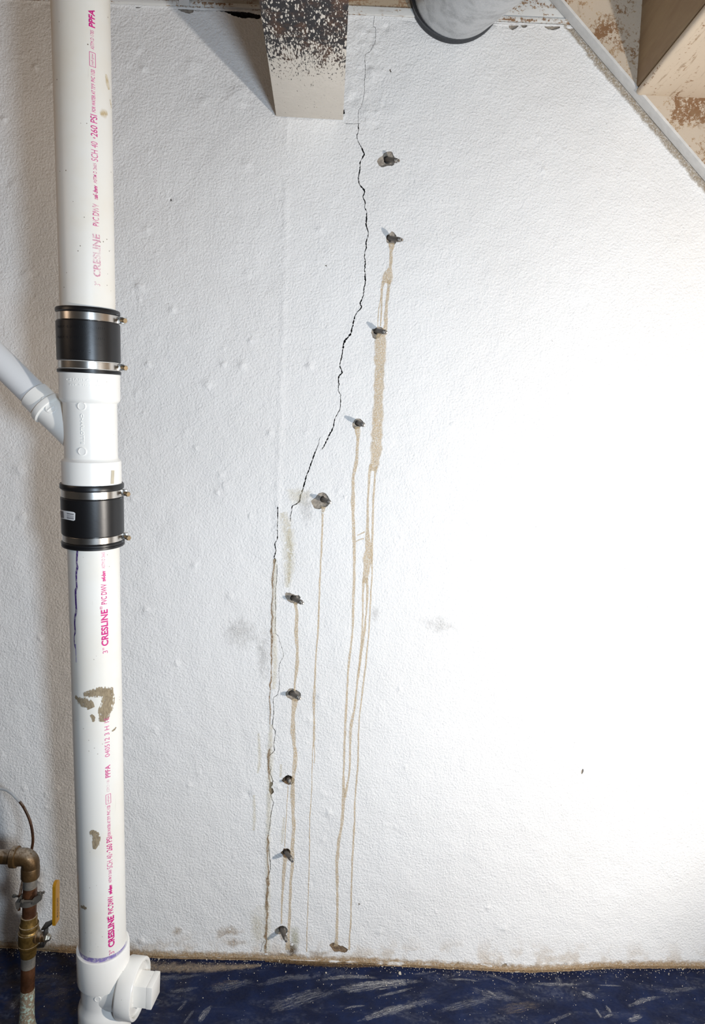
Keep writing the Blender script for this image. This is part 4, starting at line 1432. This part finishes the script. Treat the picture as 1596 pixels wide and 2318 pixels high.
# ---- clean-out tee at the bottom
tee = down([(S(2137), RP + 0.0008), (S(2137) - 0.0008, 0.0478), (S(2137), 0.0502), (S(2137) + 0.001, 0.0508), (S(2203), 0.0508), (S(2207), 0.0502), (S(2211), RB + 0.0006), (S(2216), RB), (S(2246), RB), (S(2254), RB + 0.001), (S(2262), 0.0490), (S(2268), 0.0506), (S(2276), 0.0510), (s_floor - 0.003, 0.0510)],
           'cleanout_tee', M['pvc2'], stack)
tj = PT + ad * S(2228)
td = Vector((1, -0.10, 0.0))
td = (td - ad * td.dot(ad)).normalized()
MB().lathe(tj, td, [(0.0, RB - 0.001), (0.036, RB - 0.001), (0.040, 0.046), (0.043, 0.0535), (0.046, 0.0555), (0.0745, 0.0555), (0.0765, 0.0545), (0.0772, 0.0520), (0.0768, 0.0490), (0.0690, 0.0485), (0.0685, 0.03)], 72).build('side_socket', M['pvc2'], tee)
MB().lathe(tj, td, [(0.05, 0.0478), (0.0725, 0.0478), (0.0735, 0.0460), (0.0715, 0.0440), (0.0705, 0.02)], 64).build('cleanout_plug', M['pvc2'], tee)
q2 = ad
q1 = td.cross(ad).normalized()
rot = math.radians(6)
a1, a2 = q1 * math.cos(rot) + q2 * math.sin(rot), q2 * math.cos(rot) - q1 * math.sin(rot)
MB().box(tj + td * 0.088, a1 * 0.0225, a2 * 0.0225, td * 0.0195, 0.0016).build('plug_square', M['pvc2'], tee)
MB().box(tj + td * 0.1035, a1 * 0.0232, a2 * 0.0232, td * 0.0058, 0.0016).build('plug_square', M['pvc2'], tee)
for (u, v, r) in ((220.5, 2261, 0.0064), (248, 2263, 0.0070)):
    a_, s_, _ = pp(u, v)
    ph = a_ / 1000 / RP
    nr = en * math.cos(ph) + er * math.sin(ph)
    boss(PT + ad * (s_ / 1000) + nr * RB, nr, r, 0.001, tee, M['pvc2'])

cyl = on_cyl(RP)
# purple primer: a run down the lower pipe and a ring above the tee
line = [(177, 1236, 5), (176, 1252, 6), (175, 1275, 5), (176.5, 1283, 7), (174, 1300, 5.5), (175, 1330, 6), (172.5, 1336, 7), (173, 1360, 6), (174, 1383, 6.5), (171.5, 1395, 6), (170.5, 1410, 5.5), (171.5, 1432, 5), (169.5, 1440, 4), (170, 1458, 3.5), (172, 1468, 2)]
ribbon('primer_run', [pp(u, v, w) for u, v, w in line], M['purple'], lower, cyl, 0.0003, 3)
ribbon('primer_run', [pp(u, v, w) for u, v, w in [(172, 1458, 3.5), (173, 1475, 2.5), (174, 1500, 2)]], M['purplel'], lower, cyl, 0.0003, 3)
ring = []
for i in range(41):
    ph = math.radians(-105 + 185 * i / 40)
    ring.append((ph * RP * 1000, S(2137) * 1000 - 1.0 - 3.0 * math.cos(ph + .5), 14 * (0.35 + 0.65 * math.cos((ph + 0.45) * .8) ** 2)))
ribbon('primer_ring', ring, M['purplel'], lower, cyl, 0.0003, 4)
# mud smears, glue stains and a scrap of tape
for pts_ in ([(172, 1576, 10), (184, 1588, 22), (198, 1592, 26), (206, 1604, 18)], [(190, 1572, 10), (208, 1570, 20), (228, 1566, 26), (246, 1568, 28), (255, 1576, 14)], [(240, 1560, 22), (244, 1585, 36), (238, 1610, 34), (232, 1634, 18)], [(206, 1618, 6), (212, 1626, 10), (210, 1634, 5)],
             [(206, 1880, 10), (214, 1890, 22), (217, 1905, 18), (213, 1922, 7)], [(252, 1655, 3), (258, 1651, 7), (262, 1646, 3)], [(184, 2052, 5), (191, 2054, 14), (197, 2056, 6)]):
    ribbon('mud_smear', [pp(u, v, w) for u, v, w in pts_], M['mud'], lower, cyl, 0.0004, 3)
for pts_ in ([(240, 168, 8), (243, 185, 22), (247, 203, 14)], [(249, 225, 5), (251, 237, 9), (253, 245, 4)], [(226, 258, 10), (234, 257, 24), (243, 256, 12)]):
    ribbon('glue_stain', [pp(u, v, w) for u, v, w in pts_], M['yst'], upper, cyl, 0.0003, 3)
cw = on_cyl(RH)
ribbon('tape_scrap', [pp(250, 1080, 30, RH), pp(257, 1080, 30, RH)], M['tape'], wye, cw, 0.0006, 3)
cs = on_cyl(0.0531)
stl = [pp(u, v, w, 0.0531) for u, v, w in ((134.5, 1163, 19), (145, 1164.5, 19), (158, 1167, 19), (169, 1169, 19), (172, 1169.5, 15))]
ribbon('sticker', stl, M['paper'], c2, cs, 0.0004, 2)
ribbon('sticker_print', [pp(137, 1164, 15, 0.0531), pp(147, 1165, 15, 0.0531)], M['barcode'], c2, cs, 0.0007, 2)
for dv, w in ((-5, 2.2), (-1, 1.2), (2, 1.2), (5, 2.2)):
    ribbon('sticker_print', [pp(154, 1167 + dv, w, 0.0531), pp(169, 1169.5 + dv, w, 0.0531)], M['barcode'], c2, cs, 0.0007, 2)

# ------------------------------------------------------------------ lettering
JOBS = []


def text_job(body, bold=0.0, extrude=0.0):
    cu = bpy.data.curves.new('lettering', 'FONT')
    cu.body = body
    cu.size = 1.0
    cu.offset = bold
    cu.extrude = extrude
    cu.resolution_u = 3
    ob = bpy.data.objects.new('lettering', cu)
    COL.objects.link(ob)
    return ob


LET = []      # (temp object, R, v_bottom, v_top, arc centre mm, height mm, material, parent, radial, horizontal)
for (body, vb, vt, h, mk, bold) in [
    ('3"', 2160, 2149, 10.5, 'inkl', 0.0), ('CRESLINE', 2143, 2074, 12.5, 'ink', 0.035), ('PVC DWV', 2068, 2029, 10.5, 'ink', 0.02), ('nsf-dwv', 2024, 2003, 7.5, 'ink', 0.06), ('ASTM D 2665', 1998, 1969, 5.5, 'inkl', 0.01),
    ('SCH 40', 1966, 1934, 10.5, 'inkl', 0.0), ('\u00b7', 1931, 1929, 3.5, 'inkl', 0.0), ('260 PSI', 1927, 1894, 10.5, 'ink', 0.005), ('FOR WATER AT 73\u00b0F', 1892, 1847, 6.0, 'inkl', 0.02), ('PVC 1120', 1844, 1823, 6.0, 'inkl', 0.02), ('nsf-pw', 1816, 1800, 5.0, 'inkl', 0.0),
    ('ASTM D 1785', 1793, 1765, 5.5, 'inkf', 0.0), ('PPFA', 1760, 1732, 9.5, 'inkl', 0.03), ('040512 3 H 1E', 1713, 1624, 9.0, 'inkl', 0.0),
    ('3"', 1479, 1466, 9.5, 'inkl', 0.0), ('CRESLINE', 1462, 1380, 12.5, 'ink', 0.03), ('PVC DWV', 1368, 1322, 10.0, 'ink', 0.01), ('nsf-dwv', 1316, 1292, 7.5, 'ink', 0.06), ('ASTM D 2665', 1287, 1250, 5.5, 'inkl', 0.0), ('S', 1245, 1236, 9.5, 'inkl', 0.0),
]:
    LET.append((text_job(body, bold), RP, vb, vt, h, M[mk], lower, 0.0007))
LET.append((text_job('\u00ae', 0.0), RP, 2078, 2071, 4.5, M['ink'], lower, 0.00035, -5.5))
LET.append((text_job('\u00ae', 0.0), RP, 1379, 1371, 4.5, M['ink'], lower, 0.00035, -5.5))
for (body, vb, vt, h, mk, bold) in [
    ('3"', 647, 638, 9.5, 'inkf', 0.0), ('CRESLINE', 627, 530, 12.5, 'inkf', 0.03), ('PVC DWV', 512, 462, 10.5, 'inkw', 0.01), ('nsf-dwv', 452, 420, 7.5, 'inkw', 0.05), ('ASTM D 2665', 415, 370, 5.5, 'inkw', 0.01),
    ('SCH 40', 365, 321, 10.5, 'inkl', 0.0), ('\u00b7', 314, 311, 3.5, 'inkl', 0.0), ('260 PSI', 309, 260, 10.5, 'ink', 0.0), ('FOR WATER AT 73\u00b0F', 254, 190, 6.0, 'inkl', 0.02), ('PVC 1120', 186, 158, 6.0, 'inkl', 0.02), ('nsf-pw', 148, 122, 5.0, 'inkl', 0.0),
    ('ASTM D 1785', 112, 69, 5.5, 'inkl', 0.0), ('PPFA', 62, 21, 9.5, 'ink', 0.03),
]:
    LET.append((text_job(body, bold), RP, vb, vt, h, M[mk], upper, 0.0007))
LET.append((text_job('CHARLOTTE', 0.0, 0.04), RB, 938, 1006, 4.5, M['pvc2'], wye, 0.0005, pp(187, 970)[0]))
HOR = [(text_job('CHARLOTTE', 0.01, 0.04), RH, 152, 232, 861, 5.0, M['pvc2'], wye), (text_job('PIPE & FDY CO', 0.0, 0.04), RH, 160, 224, 872, 3.0, M['pvc2'], wye),
       (text_job('MAX 4.3 PSI 1056 3/10', 0.0, 0.05), 0.0519, 133, 236, 741, 4.2, M['rubber'], c1), (text_job('MAX 4.3 PSI 1056 3/10', 0.0, 0.05), 0.0519, 133, 236, 765, 4.2, M['rubber'], c1), (text_job('ASTM C', 0.0, 0.05), 0.0519, 158, 206, 795, 4.0, M['rubber'], c1)]
tie = text_job('\u25c4 FULL PORT', 0.0)
bpy.context.view_layer.update()
dg = bpy.context.evaluated_depsgraph_get()


def grab(ob):
    me = bpy.data.meshes.new_from_object(ob.evaluated_get(dg))
    v = np.array([tuple(p.co) for p in me.vertices]) if len(me.vertices) else np.zeros((0, 3))
    f = [tuple(p.vertices) for p in me.polygons]
    bpy.data.meshes.remove(me)
    return v, f


for item in LET:
    ob, R, vb, vt, h, mat, par, off = item[:8]
    v, f = grab(ob)
    if len(v) == 0:
        continue
    mn, mx = v.min(0), v.max(0)
    sb, st = sv_at(vb, 0.35, R), sv_at(vt, 0.35, R)
    arc = item[8] if len(item) > 8 else None
    if arc is None or abs(arc) < 8:
        base_arc = math.asin(0.345) * RP * 1000 + (arc or 0)
    else:
        base_arc = arc
    A_ = []
    fn = on_cyl(R)
    for p in v:
        t = (p[0] - mn[0]) / max(1e-6, mx[0] - mn[0])
        s = sb + (st - sb) * t
        yy = ((p[1] - mn[1]) / max(1e-6, mx[1] - mn[1]) - 0.5) * h
        if vt > vb:
            yy = -yy
        A_.append(fn(base_arc - yy, s * 1000, off + (0.0004 if p[2] > 0 else -0.0006) * (1 if mx[2] > 0.001 else 0)))
    mesh_obj('printed_lettering' if R == RP else 'moulded_lettering', A_, f, mat, par, smooth=False)
for ob, R, ul, ur, vc, h, mat, par in HOR:
    v, f = grab(ob)
    mn, mx = v.min(0), v.max(0)
    a0, a1_ = pp(ul, vc, 0, R)[0], pp(ur, vc, 0, R)[0]
    sm = sv_at(vc, 0.0, R) * 1000
    fn = on_cyl(R)
    A_ = []
    for p in v:
        t = (p[0] - mn[0]) / (mx[0] - mn[0])
        yy = ((p[1] - mn[1]) / (mx[1] - mn[1]) - 0.5) * h
        A_.append(fn(a0 + (a1_ - a0) * t, sm - yy, 0.0004 if p[2] > 0 else -0.0006))
    mesh_obj('moulded_lettering', A_, f, mat, par, smooth=False)
# thin frames printed round the two small marks
fr = on_cyl(RP)
ca = math.asin(0.345) * RP * 1000
for par, v0, v1 in ((lower, 1798, 1819), (upper, 119, 151)):
    z0, z1 = sv_at(v0, 0.35, RP) * 1000, sv_at(v1, 0.35, RP) * 1000
    q = [(ca - 4.6, z0), (ca + 4.6, z0), (ca + 4.6, z1), (ca - 4.6, z1)]
    V_, F_ = [], []
    for (a, b) in ((0, 1), (1, 2), (2, 3), (3, 0)):
        p, r_ = np.array(q[a]), np.array(q[b])
        d = (r_ - p) / np.linalg.norm(r_ - p)
        nn = np.array([-d[1], d[0]]) * 0.45
        for i in range(5):
            m = p + (r_ - p) * i / 4
            V_ += [fr(*(m - nn), 0.0004), fr(*(m + nn), 0.0004)]
        n0 = len(V_) - 10
        F_ += [(n0 + 2 * i, n0 + 2 * i + 1, n0 + 2 * i + 3, n0 + 2 * i + 2) for i in range(4)]
    mesh_obj('printed_frame', V_, F_, M['inkl'], par, smooth=False)

# ------------------------------------------------------------------ water pipe with ball valve
yW = on_floor(58, 2333).y


def Q(u, v, dy=0.0):
    return P(u, v, yW + dy)


w0, w1 = Q(69.5, 1940), Q(60, 2333)
wd = (w1 - w0).normalized()
mw = mpp(Q(66, 2150))


def wv(v):
    lo, hi = -0.2, 0.8
    for _ in range(40):
        m = (lo + hi) / 2
        if pix(w0 + wd * m)[1] < v:
            lo = m
        else:
            hi = m
    return (lo + hi) / 2


def wl(prof, name, mat, parent, seg=32, cap=True):
    return MB().lathe(w0, wd, [(wv(v), r * mw) for v, r in prof], seg, cap).build(name, mat, parent)


line_ = empty('water_pipe', w1, 'short copper and brass water line with an elbow and a ball valve at lower left', 'pipe')
hx = w0 + Vector((-1, 0, 0)) * 0.0
hd = (Q(-60, 1937) - Q(66, 1938)).normalized()
MB().lathe(w0, hd, [(0.03, 15.2 * mw), (1.4, 15.2 * mw)], 32).build('side_pipe', M['bronze'], line_)
el = MB()
pts_, rr = [], []
for i in range(11):
    t = math.pi / 2 * i / 10
    rad_ = 0.016
    c_ = w0 + hd * rad_ + wd * rad_
    pts_.append(c_ - wd * rad_ * math.cos(math.pi / 2 - t) - hd * rad_ * math.sin(math.pi / 2 - t) if False else c_ - hd * rad_ * math.cos(t) - wd * rad_ * math.sin(t))
path = [w0 + wd * wv(1983)] + pts_ + [w0 + hd * 0.034]
el.tube(path, [19.0 * mw] * len(path), 32)
elb = el.build('elbow', M['bronze'], line_)
MB().lathe(w0, hd, [(0.026, 20.0 * mw), (0.027, 22.8 * mw), (0.0365, 22.8 * mw), (0.0375, 21.5 * mw), (0.0378, 15 * mw)], 40).build('socket_rim', M['bronze'], elb)
wl([(1962, 19.0), (1963, 19.6), (1984, 19.6), (1986, 18.8), (1986.5, 14)], 'socket_rim', M['bronze'], elb, 40)
wl([(1980, 15.0), (2007, 15.0)], 'tinned_sleeve', M['tin'], line_)
wl([(2007, 14.9), (2080, 14.9)], 'riser_pipe', M['copper'], line_)
valve = wl([(2072, 14.9), (2072.5, 17.2), (2075, 17.4), (2089, 17.4), (2093, 20.0), (2097, 20.6), (2100, 19.2), (2103, 19.2), (2106, 21.6), (2112, 22.0), (2136, 22.0), (2141, 21.0), (2144, 18.6), (2147, 18.6), (2150, 17.4), (2159, 17.2), (2162, 16.2), (2163, 14.9)], 'ball_valve', M['brass'], line_, 40)
for v_, r_ in ((2092, 20.8), (2108, 22.6), (2134, 22.7)):
    wl([(v_ - 1.6, r_ - 1.5), (v_ - 0.8, r_), (v_ + 0.8, r_), (v_ + 1.6, r_ - 1.5)], 'valve_ring', M['brass'], valve, 40, False)
vc = w0 + wd * wv(2118)
sd = Vector((1, -0.12, 0.02)).normalized()
MB().lathe(vc, sd, [(0.0, 0.013), (0.020, 0.0125), (0.0215, 0.0105), (0.029, 0.0098), (0.030, 0.0085), (0.036, 0.0085)], 24).build('valve_neck', M['bronze'], valve)
zz = Vector((0, 0, 1))
yyv = Vector((0, 1, 0))


def strap(path, hy, th, name, mat, parent):
    """bent flat bar: (u, v) path in the stem plane, half width hy along depth"""
    pts = [Q(u, v) for u, v in path]
    m = MB()
    for i in range(len(pts) - 1):
        a, b = pts[i], pts[i + 1]
        d = (b - a)
        L = d.length
        d.normalize()
        nn = d.cross(yyv).normalized()
        m.box((a + b) / 2, d * (L / 2 + th * 0.4), yyv * hy, nn * th, 0.0004)
    return m.build(name, mat, parent)


lev = strap([(89, 2138), (103, 2136), (104.5, 2098), (109, 2093.5), (122.5, 2084), (126, 2074)], 0.0095, 0.0012, 'lever', M['blacksteel'], valve)
strap([(99, 2097), (112, 2092)], 0.0105, 0.0015, 'lever_stop', M['blacksteel'], valve)
hb, ht = Q(126.5, 2088), Q(127, 2003)
hm = MB()
hw_ = 0.0098
prof2 = []
Lh = (ht - hb).length
hdir = (ht - hb).normalized()
for j in range(13):
    t = math.pi * j / 12
    prof2.append(ht + yyv * hw_ * math.cos(t) + hdir * hw_ * math.sin(t) * 0.9)
prof2 = [hb + yyv * hw_] + prof2 + [hb - yyv * hw_]
hm.prism([p - Vector((0.0032, 0, 0)) for p in prof2], (0.0064, 0, 0))
grip = hm.build('handle_grip', M['yellow'], valve, angle=50)
v, f = grab(tie)
mn, mx = v.min(0), v.max(0)
A_ = []
for p in v:
    t = (p[0] - mn[0]) / (mx[0] - mn[0])
    yy = ((p[1] - mn[1]) / (mx[1] - mn[1]) - 0.5) * 0.0075
    A_.append(hb + hdir * (0.010 + 0.044 * t) + Vector((0.0035, 0, 0)) - yyv * yy)
mesh_obj('handle_print', A_, f, M['black'], valve, smooth=False)
nc = vc + sd * 0.0345
MB().lathe(nc, sd, [(0.0, 0.0085), (0.006, 0.0085), (0.0075, 0.0072), (0.010, 0.0066), (0.0125, 0.0045), (0.0132, 0.001)], 6).build('stem_nut', M['chrome'], valve)
wl([(2158, 15.2), (2182, 15.2), (2187, 15.1)], 'tinned_sleeve', M['tin'], line_)
wl([(2186, 15.0), (2196, 15.0), (2240, 14.8)], 'lower_pipe', M['copper'], line_)
wl([(2238, 14.9), (2255, 15.4), (2275, 15.2), (2295, 16.0), (2310, 17.0), (2322, 19.5), (2331, 23.0)], 'corroded_pipe', M['verd'], line_)

# ground clamp and wire
gc = w0 + wd * wv(2036)
clamp = empty('ground_clamp', gc, 'grey cast ground clamp bolted round the copper riser', 'clamp')
rC = 15.6 * mw


def jaw(s, name):
    """half ring jaw with lugs on the front and back of the pipe"""
    m = MB()
    out_, inn = [], []
    for j in range(13):
        t = math.radians(-78 + 156 * j / 12)
        dr_ = Vector((math.sin(t), 0, 0)) + Vector((0, -s * math.cos(t), 0))
        inn.append(gc + dr_ * rC)
        out_.append(gc + dr_ * (rC + 0.0045))
    tilt = Vector((0.25, 0, 1)).normalized()
    m.prism([p - tilt * 0.0055 for p in inn + out_[::-1]], tilt * 0.011)
    return m


mj = jaw(1, 'jaw')
mj.prism([Q(72, 2047, -0.018), Q(71, 2040, -0.018), Q(77, 2032, -0.018), Q(92, 2024, -0.018), Q(95, 2027, -0.018), Q(93, 2038, -0.018), Q(84, 2045, -0.018), Q(76, 2049, -0.018)], (0, 0.005, 0))
mj.build('jaw', M['iron'], clamp, angle=40)
mj = jaw(-1, 'jaw')
mj.prism([Q(46, 2044, 0.004), Q(44, 2030, 0.004), Q(52, 2020, 0.004), Q(56, 2022, 0.004), Q(56, 2036, 0.004), Q(50, 2047, 0.004)], (0, -0.018, 0))
mj.build('jaw', M['iron'], clamp, angle=40)
for (ua, va, da), (ub, vb2, db) in (((30, 2028, 0.012), (56, 2029, 0.006)), ((48, 2040, -0.019), (76, 2040, -0.019)), ((88, 2023, -0.016), (100, 2020, -0.016))):
    a, b = Q(ua, va, da), Q(ub, vb2, db)
    d = (b - a).normalized()
    L = (b - a).length
    MB().lathe(a, d, [(0, 0.0034), (0.004, 0.0040), (0.0045, 0.0024), (L, 0.0024)], 12).build('clamp_bolt', M['iron'], clamp)
wpath = [(43, 2060, 0.000), (43.5, 2045, 0.000), (45.5, 2025, 0.002), (49, 2005, 0.014), (54, 1985, 0.030), (62, 1955, 0.045), (70, 1930, 0.05), (74.5, 1905, 0.05), (73.5, 1885, 0.052), (70, 1866, 0.056), (64, 1848, 0.06), (54, 1828, 0.066), (45, 1815, 0.07)]
wp = catmull([(a, b, c * 1000) for a, b, c in wpath], 5)
wire = tag(MB().tube([Q(p[0], p[1], p[2] / 1000) for p in wp], 0.0029, 10).build('ground_wire', M['copper']), 'bare copper ground wire arching from the clamp up behind the brass elbow', 'wire')
wp2 = catmull([(45, 1815, 70), (36, 1806, 74), (28, 1797, 76), (16, 1789, 78), (5, 1786, 80), (-15, 1786, 80), (-60, 1800, 80), (-110, 1840, 80)], 5)
MB().tube([Q(p[0], p[1], p[2] / 1000) for p in wp2], 0.0031, 10).build('painted_length', M['strip'], wire)

for it in LET:
    bpy.data.objects.remove(it[0])
for it in HOR:
    bpy.data.objects.remove(it[0])
bpy.data.objects.remove(tie)
for o in bpy.data.objects:
    if '_o' in o:
        del o['_o']
